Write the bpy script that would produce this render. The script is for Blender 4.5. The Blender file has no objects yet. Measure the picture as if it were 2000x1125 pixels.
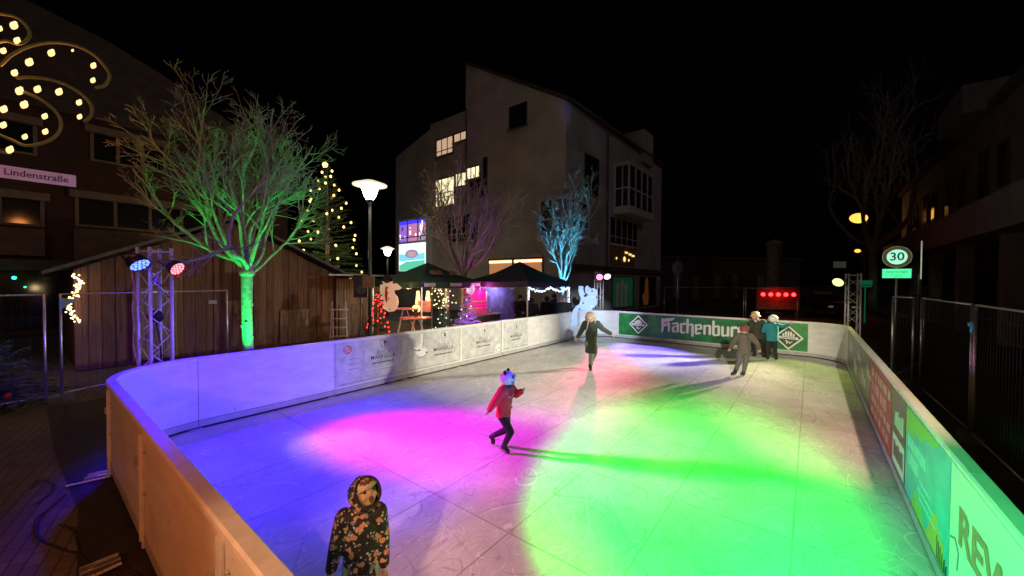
import bpy, bmesh, math, random
from mathutils import Vector, Matrix, Euler, noise
from math import sin, cos, pi, radians as R_
C = bpy.context.scene.collection
scene = bpy.context.scene

# ------------------------------------------------------------------ camera
F_PX, PIT, ROL, CAM_H = 746.66, R_(1.0473), R_(0.3717), 2.25     # focal length for a 2000 px wide frame
def level(x, y):
    c, s = cos(ROL), sin(ROL); x, y = c*x - s*y, s*x + c*y
    return x, y
def tilt(d):
    c, s = cos(PIT), sin(PIT)
    return Vector((d[0], c*d[1] + s*d[2], -s*d[1] + c*d[2]))
cam = bpy.data.cameras.new('camera'); cam.sensor_width = 36; cam.lens = 36*F_PX/2000
cam.clip_start = .05; cam.clip_end = 2000
camo = bpy.data.objects.new('camera', cam); C.objects.link(camo)
s_, c_ = sin(ROL), cos(ROL)
Rr, Uu, Ff = tilt((c_, 0, s_)), tilt((-s_, 0, c_)), tilt((0, 1, 0))
m = Matrix((Rr, Uu, -Ff)).transposed().to_4x4(); m.translation = (0, 0, CAM_H)
camo.matrix_world = m
scene.camera = camo
def at(px, py, Y):                                              # the point seen at (px, py) at distance Y
    x, y = level((px-1000)/F_PX, (562.5-py)/F_PX); d = tilt((x, 1, y))
    return Vector((0, 0, CAM_H)) + d*(Y/d.y)
def ground(px, py, z=0.0):
    x, y = level((px-1000)/F_PX, (562.5-py)/F_PX); d = tilt((x, 1, y))
    return Vector((0, 0, CAM_H)) + d*((z-CAM_H)/d.z)
TH = R_(51.994)                                                 # heading of the rink's long side
EU, EV = Vector((cos(TH), sin(TH), 0)), Vector((-sin(TH), cos(TH), 0))
def W(u, v, z=0.0): return EU*u + EV*v + Vector((0, 0, z))

# ------------------------------------------------------------------ world, exposure
w = bpy.data.worlds.new('World'); scene.world = w; w.use_nodes = True
nt = w.node_tree; bg = nt.nodes['Background']
sky = nt.nodes.new('ShaderNodeTexSky'); sky.sky_type = 'NISHITA'; sky.sun_disc = False
sky.sun_elevation = R_(-4.0); sky.sun_rotation = R_(140)
nt.links.new(sky.outputs[0], bg.inputs[0]); bg.inputs[1].default_value = 0.012
sun = bpy.data.lights.new('facade_fill_sun', 'SUN'); sun.energy = 0.06; sun.angle = R_(10); sun.color = (.8, .86, 1)  # weak unseen sun, added to brighten the building faces
suno = bpy.data.objects.new('facade_fill_sun', sun); C.objects.link(suno); suno.rotation_euler = Vector((-.30, .85, -.45)).to_track_quat('-Z', 'Y').to_euler(); suno.location = (0, 0, 40)
vs = scene.view_settings; vs.view_transform = 'Standard'; vs.look = 'None'; vs.exposure = 0.0; vs.gamma = 1
scene.render.engine = 'CYCLES'
cy = scene.cycles
cy.use_denoising = True
try: cy.denoiser = 'OPENIMAGEDENOISE'
except Exception: pass
cy.max_bounces = 6; cy.diffuse_bounces = 4; cy.glossy_bounces = 3; cy.transmission_bounces = 4; cy.transparent_max_bounces = 8
cy.sample_clamp_indirect = 6; cy.caustics_reflective = False; cy.caustics_refractive = False
cy.use_light_tree = True

# ------------------------------------------------------------------ lights
def aim(o, loc, tgt):
    o.location = loc; o.rotation_euler = (Vector(tgt)-Vector(loc)).to_track_quat('-Z', 'Y').to_euler()
def spot(name, loc, tgt, col, P, cone, blend=1.0, rad=.06):
    l = bpy.data.lights.new(name, 'SPOT'); l.color = col; l.energy = P; l.spot_size = R_(cone); l.spot_blend = blend; l.shadow_soft_size = rad
    o = bpy.data.objects.new(name, l); C.objects.link(o); aim(o, loc, tgt); return o
def point(name, loc, col, P, rad=.08):
    l = bpy.data.lights.new(name, 'POINT'); l.color = col; l.energy = P; l.shadow_soft_size = rad
    o = bpy.data.objects.new(name, l); C.objects.link(o); o.location = loc; return o
LAMP = Vector((-4.31, 11.6, 5.08))                              # head of the mushroom street lamp
point('sodium_light', W(-2.3, 1.7, 2.7), (1, .23, .05), 245, .15)
point('rear_warm_fill', W(-9.0, 4.5, 7.5), (1, .48, .22), 220, .2)  # unseen lamp added behind to warm the tree, hut and left ground
spot('child_face_fill', W(-3.0, -.6, 4.2), at(706, 985, 2.36), (1, .52, .26), 800, 15, .8, .12)  # unseen spot added to brighten the child's face
point('orange_lamp_light', at(1677, 428, 35) + Vector((0, 0, -.3)), (1, .4, .08), 160, .25)
# rink spotlights: two on the near left tower, the tower behind the camera, far left and far right towers; the fill spots among them are added
SP_BLUE = (at(272, 516, 5.75), W(2.3, 5.9)); SP_RED = (at(345, 524, 6.1), W(3.75, 4.1))
SP_PINK = (at(1171, 541, 17.15), W(9.4, 4.5)); SP_WHITE = (at(1186, 540, 17.1), W(12.9, 4.6)); SP_YEL = (at(1637, 551, 11.75), W(11.4, .9))
def beam(name, sp, col, P, cone, blend=1.0, tgt=None, off=.22, rad=.08): d = (sp[1]-sp[0]).normalized(); return spot(name, sp[0]+d*off, tgt or sp[1], col, P, cone, blend, rad)
beam('blue_beam', SP_BLUE, (.01, 0, 1), 1100, 96)
beam('red_beam', SP_RED, (1, 0, .82), 3200, 37, 1.0, rad=.22)
beam('pale_beam', SP_RED, (.8, .6, 1), 300, 22, 1.0, W(2.7, 4.95))
spot('violet_beam', W(3.5, -1.3, 3.4), W(2.0, 7.1, .1), (.05, 0, 1), 3900, 42)
spot('green_beam', W(-.45, .35, 3.35), W(4.3, 1.10), (0, 1, .03), 9500, 35, .8)
spot('green_wide_beam', W(-.3, 1.9, 3.2), W(3.3, -.9, .6), (0, 1, .28), 1500, 42)
spot('sign_fill_beam', W(-.6, .2, 3.5), at(1752, 515, 10.7), (.45, 1, .6), 1700, 7)  # added narrow spot, stands in for light the sign throws back
spot('near_cream_fill', W(.6, -1.3, 3.6), W(13.5, .8, .4), (1, .88, .62), 4800, 24)  # unseen fill added for the far right boards
beam('pink_beam', SP_PINK, (1, .05, .22), 3900, 24)
beam('lilac_beam', SP_WHITE, (.18, .10, 1), 3200, 30, .7, W(12.6, 4.2))
beam('white_beam', SP_WHITE, (1, .9, .8), 200, 60, 1.0, W(8.5, 3.0))
beam('yellow_beam', SP_YEL, (.75, 1, .15), 250, 66)
beam('warm_white_fill', SP_YEL, (1, .82, .50), 1300, 42, 1.0, W(9.6, 2.4))  # added fill that creams the middle of the ice
beam('far_white_fill', SP_YEL, (1, .94, .76), 3800, 42, .9, W(8.6, 7.0, .3))  # extra white light added at the far right tower for the left boards
spot('right_white_fill', W(3.5, -1.4, 3.6), W(7.3, 5.7), (1, .88, .66), 2600, 37, 1.0)  # unseen spot added to lift the mid ice and left banners
spot('near_pink_fill', W(.8, -1.35, 3.6), W(2.3, 2.2), (1, .42, .30), 800, 30, 1.0)  # reddish fill added over the near ice
spot('near_amber_fill', W(.8, -1.3, 3.6), W(8.0, .2), (1, .68, .42), 2700, 24, 1.0)  # amber spot added to warm the ice along the right wall
spot('far_corner_fill', W(.8, -1.35, 3.6), W(14.5, 6.9, .7), (.72, .82, 1), 9000, 13, .5)  # unseen cool spot added to light the far left corner boards
beam('corner_streak_beam', SP_WHITE, (.35, .25, 1), 900, 6, 1.0, at(1108, 228, 22.4), -.3)

# ------------------------------------------------------------------ materials
MATS = {}
def mat(name, col, rough=.6, metal=0., emit=None, es=0., var=.0, vscale=4., bump=0., bscale=30., vstretch=(1, 1, 1), col2=None, coat=0., spec=.5, nosample=True):
    if name in MATS: return MATS[name]
    mt = bpy.data.materials.new(name); mt.use_nodes = True; n = mt.node_tree; b = n.nodes['Principled BSDF']
    b.inputs['Base Color'].default_value = (*col, 1); b.inputs['Roughness'].default_value = rough; b.inputs['Metallic'].default_value = metal
    b.inputs['Specular IOR Level'].default_value = spec; b.inputs['Coat Weight'].default_value = coat
    if emit is not None:
        b.inputs['Emission Color'].default_value = (*emit, 1); b.inputs['Emission Strength'].default_value = es
        if nosample: mt.cycles.emission_sampling = 'NONE'
    if var or bump or col2:
        tc = n.nodes.new('ShaderNodeTexCoord'); mp = n.nodes.new('ShaderNodeMapping'); mp.inputs['Scale'].default_value = vstretch
        n.links.new(tc.outputs['Object'], mp.inputs[0])
    if var or col2:
        nz = n.nodes.new('ShaderNodeTexNoise'); nz.inputs['Scale'].default_value = vscale; nz.inputs['Detail'].default_value = 7; nz.inputs['Roughness'].default_value = .62
        n.links.new(mp.outputs[0], nz.inputs['Vector'])
        rp = n.nodes.new('ShaderNodeValToRGB'); n.links.new(nz.outputs[0], rp.inputs[0])
        a = tuple(max(0, c*(1-var)) for c in col); d = col2 or tuple(min(1, c*(1+var)) for c in col)
        rp.color_ramp.elements[0].position = .36; rp.color_ramp.elements[0].color = (*a, 1)
        rp.color_ramp.elements[1].position = .64; rp.color_ramp.elements[1].color = (*d, 1)
        n.links.new(rp.outputs[0], b.inputs['Base Color'])
    if bump:
        nb = n.nodes.new('ShaderNodeTexNoise'); nb.inputs['Scale'].default_value = bscale; nb.inputs['Detail'].default_value = 6
        n.links.new(mp.outputs[0], nb.inputs['Vector'])
        bp = n.nodes.new('ShaderNodeBump'); bp.inputs['Strength'].default_value = bump; bp.inputs['Distance'].default_value = .02
        n.links.new(nb.outputs[0], bp.inputs['Height']); n.links.new(bp.outputs[0], b.inputs['Normal'])
    MATS[name] = mt; return mt
def glow(name, col, s): return mat(name, col, .5, emit=col, es=s)

def ice_mat():
    mt = bpy.data.materials.new('scratched_ice'); mt.use_nodes = True; n = mt.node_tree; b = n.nodes['Principled BSDF']
    L = n.links.new; N = n.nodes.new
    tc = N('ShaderNodeTexCoord')
    mp = N('ShaderNodeMapping'); L(tc.outputs['Object'], mp.inputs[0]); mp.inputs['Location'].default_value = (-2.65+.002, -.09, 0)
    br = N('ShaderNodeTexBrick'); L(mp.outputs[0], br.inputs['Vector']); br.offset = 0; br.squash = 1
    br.inputs['Scale'].default_value = 1; br.inputs['Brick Width'].default_value = 1.48; br.inputs['Row Height'].default_value = 1.0
    br.inputs['Mortar Size'].default_value = .009; br.inputs['Mortar Smooth'].default_value = .6
    br.inputs['Color1'].default_value = (1, 1, 1, 1); br.inputs['Color2'].default_value = (.93, .93, .93, 1); br.inputs['Mortar'].default_value = (.42, .42, .4, 1)
    # break the seams up so they fade in and out
    nz0 = N('ShaderNodeTexNoise'); nz0.inputs['Scale'].default_value = .9; nz0.inputs['Detail'].default_value = 4; L(tc.outputs['Object'], nz0.inputs['Vector'])
    r0 = N('ShaderNodeMapRange'); L(nz0.outputs[0], r0.inputs[0]); r0.inputs[1].default_value = .35; r0.inputs[2].default_value = .62; r0.inputs[3].default_value = .25; r0.inputs[4].default_value = 1
    mx0 = N('ShaderNodeMix'); mx0.data_type = 'RGBA'; L(r0.outputs[0], mx0.inputs['Factor']); mx0.inputs['A'].default_value = (1, 1, 1, 1); L(br.outputs['Color'], mx0.inputs['B'])
    # worn patches
    nz = N('ShaderNodeTexNoise'); nz.inputs['Scale'].default_value = 1.6; nz.inputs['Detail'].default_value = 9; nz.inputs['Roughness'].default_value = .68; L(tc.outputs['Object'], nz.inputs['Vector'])
    r1 = N('ShaderNodeValToRGB'); L(nz.outputs[0], r1.inputs[0]); r1.color_ramp.elements[0].position = .3; r1.color_ramp.elements[0].color = (.64, .64, .61, 1)
    r1.color_ramp.elements[1].position = .66; r1.color_ramp.elements[1].color = (.86, .86, .84, 1)
    m1 = N('ShaderNodeMix'); m1.data_type = 'RGBA'; m1.blend_type = 'MULTIPLY'; m1.inputs['Factor'].default_value = 1; L(mx0.outputs['Result'], m1.inputs['A']); L(r1.outputs[0], m1.inputs['B'])
    # skate scratches: thin contour lines of smooth noise, broken up by a mask
    prev = m1.outputs['Result']
    for k, (rot, sx, sy, wd, dk) in enumerate(((.3, .5, 1.1, .0035, .72), (1.2, .45, 1.3, .003, .78), (2.1, .8, 1.6, .004, 1.35), (-.5, .6, 2.0, .003, .74), (.9, 1.3, 2.2, .004, 1.3), (1.7, 1.1, 2.6, .004, .82), (.55, 2.2, 4.6, .006, .8), (2.6, 2.6, 4.2, .006, 1.3), (1.45, 3.4, 3.0, .006, .78))):
        mm = N('ShaderNodeMapping'); L(tc.outputs['Object'], mm.inputs[0]); mm.inputs['Rotation'].default_value = (0, 0, rot); mm.inputs['Location'].default_value = (k*3.1, k*1.7, k*2.2); mm.inputs['Scale'].default_value = (sx, sy, 1)
        no = N('ShaderNodeTexNoise'); no.inputs['Scale'].default_value = 1.0; no.inputs['Detail'].default_value = 0; L(mm.outputs[0], no.inputs['Vector'])
        fr = N('ShaderNodeMath'); fr.operation = 'MULTIPLY'; L(no.outputs[0], fr.inputs[0]); fr.inputs[1].default_value = 9.0
        f2 = N('ShaderNodeMath'); f2.operation = 'FRACT'; L(fr.outputs[0], f2.inputs[0])
        f3 = N('ShaderNodeMath'); f3.operation = 'SUBTRACT'; L(f2.outputs[0], f3.inputs[0]); f3.inputs[1].default_value = .5
        f4 = N('ShaderNodeMath'); f4.operation = 'ABSOLUTE'; L(f3.outputs[0], f4.inputs[0])
        mr = N('ShaderNodeMapRange'); L(f4.outputs[0], mr.inputs[0]); mr.inputs[1].default_value = wd*3; mr.inputs[2].default_value = wd*8; mr.inputs[3].default_value = 1; mr.inputs[4].default_value = 0
        mk = N('ShaderNodeTexNoise'); mk.inputs['Scale'].default_value = 1.7; mk.inputs['Detail'].default_value = 3; L(mm.outputs[0], mk.inputs['Vector'])
        m2 = N('ShaderNodeMapRange'); L(mk.outputs[0], m2.inputs[0]); m2.inputs[1].default_value = .46; m2.inputs[2].default_value = .58
        m3 = N('ShaderNodeMath'); m3.operation = 'MULTIPLY'; L(mr.outputs[0], m3.inputs[0]); L(m2.outputs[0], m3.inputs[1])
        mu = N('ShaderNodeMix'); mu.data_type = 'RGBA'; mu.blend_type = 'MULTIPLY'; L(m3.outputs[0], mu.inputs['Factor']); L(prev, mu.inputs['A']); mu.inputs['B'].default_value = (dk, dk, dk, 1)
        prev = mu.outputs['Result']
    # small dirt specks
    vs_ = N('ShaderNodeTexVoronoi'); vs_.inputs['Scale'].default_value = 5.0; L(tc.outputs['Object'], vs_.inputs['Vector'])
    ms = N('ShaderNodeMapRange'); L(vs_.outputs['Distance'], ms.inputs[0]); ms.inputs[1].default_value = .03; ms.inputs[2].default_value = .055; ms.inputs[3].default_value = .55; ms.inputs[4].default_value = 1
    ml = N('ShaderNodeMix'); ml.data_type = 'RGBA'; ml.blend_type = 'MULTIPLY'; ml.inputs['Factor'].default_value = 1; L(prev, ml.inputs['A']); L(ms.outputs[0], ml.inputs['B'])
    L(ml.outputs['Result'], b.inputs['Base Color'])
    rr = N('ShaderNodeMapRange'); L(nz.outputs[0], rr.inputs[0]); rr.inputs[1].default_value = .3; rr.inputs[2].default_value = .7; rr.inputs[3].default_value = .8; rr.inputs[4].default_value = .6
    L(rr.outputs[0], b.inputs['Roughness']); b.inputs['Specular IOR Level'].default_value = .22
    nb = N('ShaderNodeTexNoise'); nb.inputs['Scale'].default_value = 42; nb.inputs['Detail'].default_value = 8; L(tc.outputs['Object'], nb.inputs['Vector'])
    bp = N('ShaderNodeBump'); bp.inputs['Strength'].default_value = .55; bp.inputs['Distance'].default_value = .012; L(nb.outputs[0], bp.inputs['Height']); L(bp.outputs[0], b.inputs['Normal'])
    return mt

def brick_mat(name, c1, c2, mortar, bw=.5, rh=.2, ms=.012):
    mt = bpy.data.materials.new(name); mt.use_nodes = True; n = mt.node_tree; b = n.nodes['Principled BSDF']; L = n.links.new; N = n.nodes.new
    tc = N('ShaderNodeTexCoord'); sp = N('ShaderNodeSeparateXYZ'); L(tc.outputs['Object'], sp.inputs[0])
    ad = N('ShaderNodeMath'); ad.operation = 'ADD'; L(sp.outputs[0], ad.inputs[0]); L(sp.outputs[1], ad.inputs[1])
    cb = N('ShaderNodeCombineXYZ'); L(ad.outputs[0], cb.inputs[0]); L(sp.outputs[2], cb.inputs[1])
    br = N('ShaderNodeTexBrick'); L(cb.outputs[0], br.inputs['Vector']); br.inputs['Scale'].default_value = 1
    br.inputs['Brick Width'].default_value = bw; br.inputs['Row Height'].default_value = rh; br.inputs['Mortar Size'].default_value = ms
    br.inputs['Color1'].default_value = (*c1, 1); br.inputs['Color2'].default_value = (*c2, 1); br.inputs['Mortar'].default_value = (*mortar, 1)
    nz = N('ShaderNodeTexNoise'); nz.inputs['Scale'].default_value = .6; nz.inputs['Detail'].default_value = 8; L(tc.outputs['Object'], nz.inputs['Vector'])
    mr = N('ShaderNodeMapRange'); L(nz.outputs[0], mr.inputs[0]); mr.inputs[1].default_value = .3; mr.inputs[2].default_value = .7; mr.inputs[3].default_value = .72; mr.inputs[4].default_value = 1.1
    mu = N('ShaderNodeMix'); mu.data_type = 'RGBA'; mu.blend_type = 'MULTIPLY'; mu.inputs['Factor'].default_value = 1; L(br.outputs['Color'], mu.inputs['A']); L(mr.outputs[0], mu.inputs['B'])
    L(mu.outputs['Result'], b.inputs['Base Color']); b.inputs['Roughness'].default_value = .85
    bp = N('ShaderNodeBump'); bp.inputs['Strength'].default_value = .5; bp.inputs['Distance'].default_value = .01; L(br.outputs['Fac'], bp.inputs['Height']); bp.invert = True; L(bp.outputs[0], b.inputs['Normal'])
    return mt

def board_mat():                                                # white plastic with scuffs, puck marks and wiped dirt
    mt = mat('white_board_plastic', (.72, .72, .70), .42, var=.09, vscale=2.2, vstretch=(1, 1, 3.5), bump=.08, bscale=16)
    n = mt.node_tree; L = n.links.new; N = n.nodes.new; b = n.nodes['Principled BSDF']; prev = b.inputs['Base Color'].links[0].from_socket
    tc = [x for x in n.nodes if x.type == 'TEX_COORD'][0]
    for sc, st, a0, a1, dk, ms in ((3.2, (1, 1, .35), .03, .06, .45, 1.2), (9, (1, 1, 1), .05, .08, .35, 2.0), (1.6, (1, 1, 5), .02, .05, .6, 1.0)):
        mp = N('ShaderNodeMapping'); mp.inputs['Scale'].default_value = st; L(tc.outputs['Object'], mp.inputs[0])
        nw = N('ShaderNodeTexNoise'); nw.inputs['Scale'].default_value = 5; L(mp.outputs[0], nw.inputs['Vector']); ad = N('ShaderNodeMixRGB'); ad.blend_type = 'ADD'; ad.inputs[0].default_value = .25; L(mp.outputs[0], ad.inputs[1]); L(nw.outputs['Color'], ad.inputs[2])
        v = N('ShaderNodeTexVoronoi'); v.inputs['Scale'].default_value = sc; L(ad.outputs[0], v.inputs['Vector'])
        mr = N('ShaderNodeMapRange'); L(v.outputs['Distance'], mr.inputs[0]); mr.inputs[1].default_value = a0; mr.inputs[2].default_value = a1; mr.inputs[3].default_value = 1; mr.inputs[4].default_value = 0
        k = N('ShaderNodeTexNoise'); k.inputs['Scale'].default_value = ms; L(tc.outputs['Object'], k.inputs['Vector']); m2 = N('ShaderNodeMapRange'); L(k.outputs[0], m2.inputs[0]); m2.inputs[1].default_value = .48; m2.inputs[2].default_value = .6
        mm = N('ShaderNodeMath'); mm.operation = 'MULTIPLY'; L(mr.outputs[0], mm.inputs[0]); L(m2.outputs[0], mm.inputs[1])
        mx = N('ShaderNodeMix'); mx.data_type = 'RGBA'; mx.blend_type = 'MULTIPLY'; L(mm.outputs[0], mx.inputs['Factor']); L(prev, mx.inputs['A']); mx.inputs['B'].default_value = (dk, dk, dk, 1); prev = mx.outputs['Result']
    L(prev, b.inputs['Base Color']); return mt
M = dict(
 board=board_mat(),
 cap=mat('white_cap_rail', (.78, .78, .76), .35, var=.08, vscale=8),
 kick=mat('grey_kick_strip', (.42, .42, .42), .5, var=.12, vscale=6),
 meshwire=mat('fence_wire', (.09, .09, .09), .6, .6),
 steel=mat('galvanised_steel', (.55, .56, .58), .38, .85, var=.12, vscale=12),
 alu=mat('aluminium_tube', (.74, .74, .76), .4, .2, var=.06, vscale=10),
 black=mat('black_plastic', (.015, .015, .017), .45),
 blackcloth=mat('black_cloth', (.012, .012, .015), .85, var=.3, vscale=9, bump=.2),
 rubber=mat('black_rubber', (.02, .02, .02), .8, var=.3),
 paint=mat('dark_painted_steel', (.05, .055, .06), .5),
 wood=mat('weathered_larch', (.095, .040, .018), .78, var=.55, vscale=5, vstretch=(7, 7, .35), bump=.35, bscale=14),
 wood2=mat('dark_larch', (.085, .036, .017), .8, var=.5, vscale=6, vstretch=(6, 6, .4), bump=.4, bscale=14),
 wood3=mat('pale_larch', (.13, .062, .03), .76, var=.45, vscale=5, vstretch=(8, 8, .3), bump=.4, bscale=14),
 greywood=mat('grey_weathered_planks', (.17, .12, .09), .85, var=.6, vscale=5, vstretch=(9, 9, .3), bump=.4, bscale=14),
 bark=mat('linden_bark', (.30, .27, .235), .85, var=.35, vscale=14, bump=.6, bscale=40),
 needle=mat('fir_needles', (.06, .12, .05), .7, var=.4, vscale=6),
 roof=mat('roof_tiles', (.05, .045, .045), .8, var=.3, vscale=3),
 glass=mat('dark_window_glass', (.02, .022, .026), .08, spec=.8),
 frame=mat('white_window_frame', (.62, .62, .60), .5),
 dframe=mat('dark_window_frame', (.04, .035, .03), .5),
 warmwin=glow('lit_window_warm', (1, .84, .50), 1.35),
 dimwin=glow('lit_window_dim', (1, .66, .42), .55),
 skin=mat('skin', (.56, .34, .25), .55, var=.06, vscale=20),
 white=mat('white_paint', (.8, .8, .78), .5),
 red=mat('red_paint', (.55, .02, .02), .45),
 bulb=glow('warm_bulb', (1, .60, .20), 3.2),
 bulbw=glow('cool_bulb', (.66, .78, 1), 2.6),
 bulbr=glow('red_bulb', (1, .03, .03), 5.),
 wire=mat('green_wire', (.02, .05, .02), .6),
)

# ------------------------------------------------------------------ mesh builder
class MB:
    def __init__(s): s.v = []; s.f = []; s.mi = []
    def add(s, vs, fs, mi=0, X=None):
        o = len(s.v)
        s.v += [tuple(X @ Vector(p)) if X is not None else tuple(p) for p in vs]
        s.f += [tuple(i+o for i in f) for f in fs]; s.mi += [mi]*len(fs); return s
    def box(s, c, d, rz=0, mi=0, X=None):
        hx, hy, hz = d[0]/2, d[1]/2, d[2]/2
        vs = [Vector((x*hx, y*hy, z*hz)) for x in (-1, 1) for y in (-1, 1) for z in (-1, 1)]
        Rm = Matrix.Rotation(rz, 3, 'Z'); vs = [Rm @ p + Vector(c) for p in vs]
        return s.add(vs, [(0, 1, 3, 2), (4, 6, 7, 5), (0, 4, 5, 1), (2, 3, 7, 6), (0, 2, 6, 4), (1, 5, 7, 3)], mi, X)
    def bx(s, x0, x1, y0, y1, z0, z1, mi=0, X=None):
        return s.box(((x0+x1)/2, (y0+y1)/2, (z0+z1)/2), (abs(x1-x0), abs(y1-y0), abs(z1-z0)), 0, mi, X)
    def bar(s, a, b, wd, th, mi=0):                             # rectangular bar between two points
        a, b = Vector(a), Vector(b); d = (b-a).normalized(); up = Vector((0, 0, 1)) if abs(d.z) < .95 else Vector((1, 0, 0))
        x = d.cross(up).normalized()*wd/2; y = x.cross(d).normalized()*th/2
        vs = [p+i*x+j*y for p in (a, b) for i, j in ((-1, -1), (1, -1), (1, 1), (-1, 1))]
        return s.add(vs, [(3, 2, 1, 0), (4, 5, 6, 7), (0, 1, 5, 4), (1, 2, 6, 5), (2, 3, 7, 6), (3, 0, 4, 7)], mi)
    def tube(s, pts, rs, n=8, mi=0, cap=True):
        pts = [Vector(p) for p in pts]
        if not hasattr(rs, '__len__'): rs = [rs]*len(pts)
        vs, fs = [], []; pr = None
        for i, p in enumerate(pts):
            d = (pts[min(i+1, len(pts)-1)]-pts[max(i-1, 0)])
            d = d.normalized() if d.length > 1e-9 else Vector((0, 0, 1))
            if pr is None: pr = d.orthogonal().normalized()
            pr = (pr - d*pr.dot(d)); pr = pr.normalized() if pr.length > 1e-6 else d.orthogonal().normalized()
            q = d.cross(pr)
            vs += [p+(pr*cos(2*pi*k/n)+q*sin(2*pi*k/n))*rs[i] for k in range(n)]
        for i in range(len(pts)-1):
            fs += [(i*n+k, i*n+(k+1) % n, (i+1)*n+(k+1) % n, (i+1)*n+k) for k in range(n)]
        if cap: fs += [tuple(range(n-1, -1, -1)), tuple(range((len(pts)-1)*n, len(pts)*n))]
        return s.add(vs, fs, mi)
    def lathe(s, prof, n=16, mi=0, X=None, c=(0, 0, 0)):        # prof: (radius, z)
        vs, fs = [], []
        for r, z in prof: vs += [(c[0]+max(r, 1e-4)*cos(2*pi*k/n), c[1]+max(r, 1e-4)*sin(2*pi*k/n), c[2]+z) for k in range(n)]
        for i in range(len(prof)-1): fs += [(i*n+k, i*n+(k+1) % n, (i+1)*n+(k+1) % n, (i+1)*n+k) for k in range(n)]
        return s.add(vs, fs, mi, X)
    def ell(s, c, r, n=12, m=8, mi=0, X=None):
        if not hasattr(r, '__len__'): r = (r, r, r)
        vs, fs = [], []
        for i in range(m+1):
            t = pi*i/m; rr = max(sin(t), 1e-3)
            vs += [(c[0]+r[0]*rr*cos(2*pi*k/n), c[1]+r[1]*rr*sin(2*pi*k/n), c[2]-r[2]*cos(t)) for k in range(n)]
        for i in range(m): fs += [(i*n+k, i*n+(k+1) % n, (i+1)*n+(k+1) % n, (i+1)*n+k) for k in range(n)]
        return s.add(vs, fs, mi, X)
    def prism(s, poly, X, th=.01, mi=0, back=True):             # polygon in the XZ plane of frame X, thickness along -Y (towards the viewer)
        n = len(poly); vs = [(x, -th, z) for x, z in poly] + [(x, 0, z) for x, z in poly]
        fs = [tuple(range(n))] + [(i, (i+1) % n, n+(i+1) % n, n+i)[::-1] for i in range(n)]
        if back: fs.append(tuple(range(2*n-1, n-1, -1)))
        return s.add(vs, fs, mi, X)
    def build(s, name, mats, parent=None, smooth=False, loc=None, rz=0):
        me = bpy.data.meshes.new(name); me.from_pydata(s.v, [], s.f)
        if not isinstance(mats, (list, tuple)): mats = [mats]
        for t in mats: me.materials.append(t)
        if len(mats) > 1: me.polygons.foreach_set('material_index', s.mi)
        if smooth: me.polygons.foreach_set('use_smooth', [True]*len(me.polygons))
        bm = bmesh.new(); bm.from_mesh(me); bmesh.ops.recalc_face_normals(bm, faces=bm.faces); bm.to_mesh(me); bm.free()
        me.update()
        o = bpy.data.objects.new(name, me); C.objects.link(o)
        if parent: o.parent = parent
        if loc is not None: o.location = loc
        if rz: o.rotation_euler = (0, 0, rz)
        return o
def tag(o, label=None, cat=None, group=None, kind=None):
    if label: o['label'] = label
    if cat: o['category'] = cat
    if group: o['group'] = group
    if kind: o['kind'] = kind
    return o
def empty(name, loc, rz=0, label=None, cat=None, group=None):
    o = bpy.data.objects.new(name, None); C.objects.link(o); o.location = loc; o.rotation_euler = (0, 0, rz); o.empty_display_size = .2
    return tag(o, label, cat, group)
def kids(o): return [c for c in bpy.data.objects if c.parent == o]
def copy_tree(o, parent=None):
    c = o.copy(); C.objects.link(c); c.parent = parent
    for ch in kids(o): copy_tree(ch, c)
    return c
FRM = lambda o, xa, za=(0, 0, 1): Matrix.Translation(Vector(o)) @ Matrix((Vector(xa).normalized(), Vector(za).cross(Vector(xa)).normalized(), Vector(za))).transposed().to_4x4()
# FRM(origin, x axis): local x runs along the wall as read, local z is up, local -y points at the reader
_tx = {}
def text_geo(s, size, bold=0.0):
    k = (s, size, bold)
    if k in _tx: return _tx[k]
    cu = bpy.data.curves.new('t', 'FONT'); cu.body = s; cu.size = size; cu.offset = bold; cu.align_x = 'CENTER'; cu.align_y = 'CENTER'; cu.resolution_u = 3
    o = bpy.data.objects.new('t', cu); C.objects.link(o); bpy.context.view_layer.update()
    me = bpy.data.meshes.new_from_object(o.evaluated_get(bpy.context.evaluated_depsgraph_get()))
    g = ([(v.co.x, v.co.y) for v in me.vertices], [tuple(p.vertices) for p in me.polygons])
    bpy.data.objects.remove(o); bpy.data.meshes.remove(me); _tx[k] = g; return g
def put_text(mb, s, size, X, x, z, d=.006, mi=0, bold=0., sx=1., sz=1., slant=0.):
    vs, fs = text_geo(s, size, bold)
    mb.add([(x+a*sx+b*slant, -d, z+b*sz) for a, b in vs], fs, mi, X)
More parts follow.
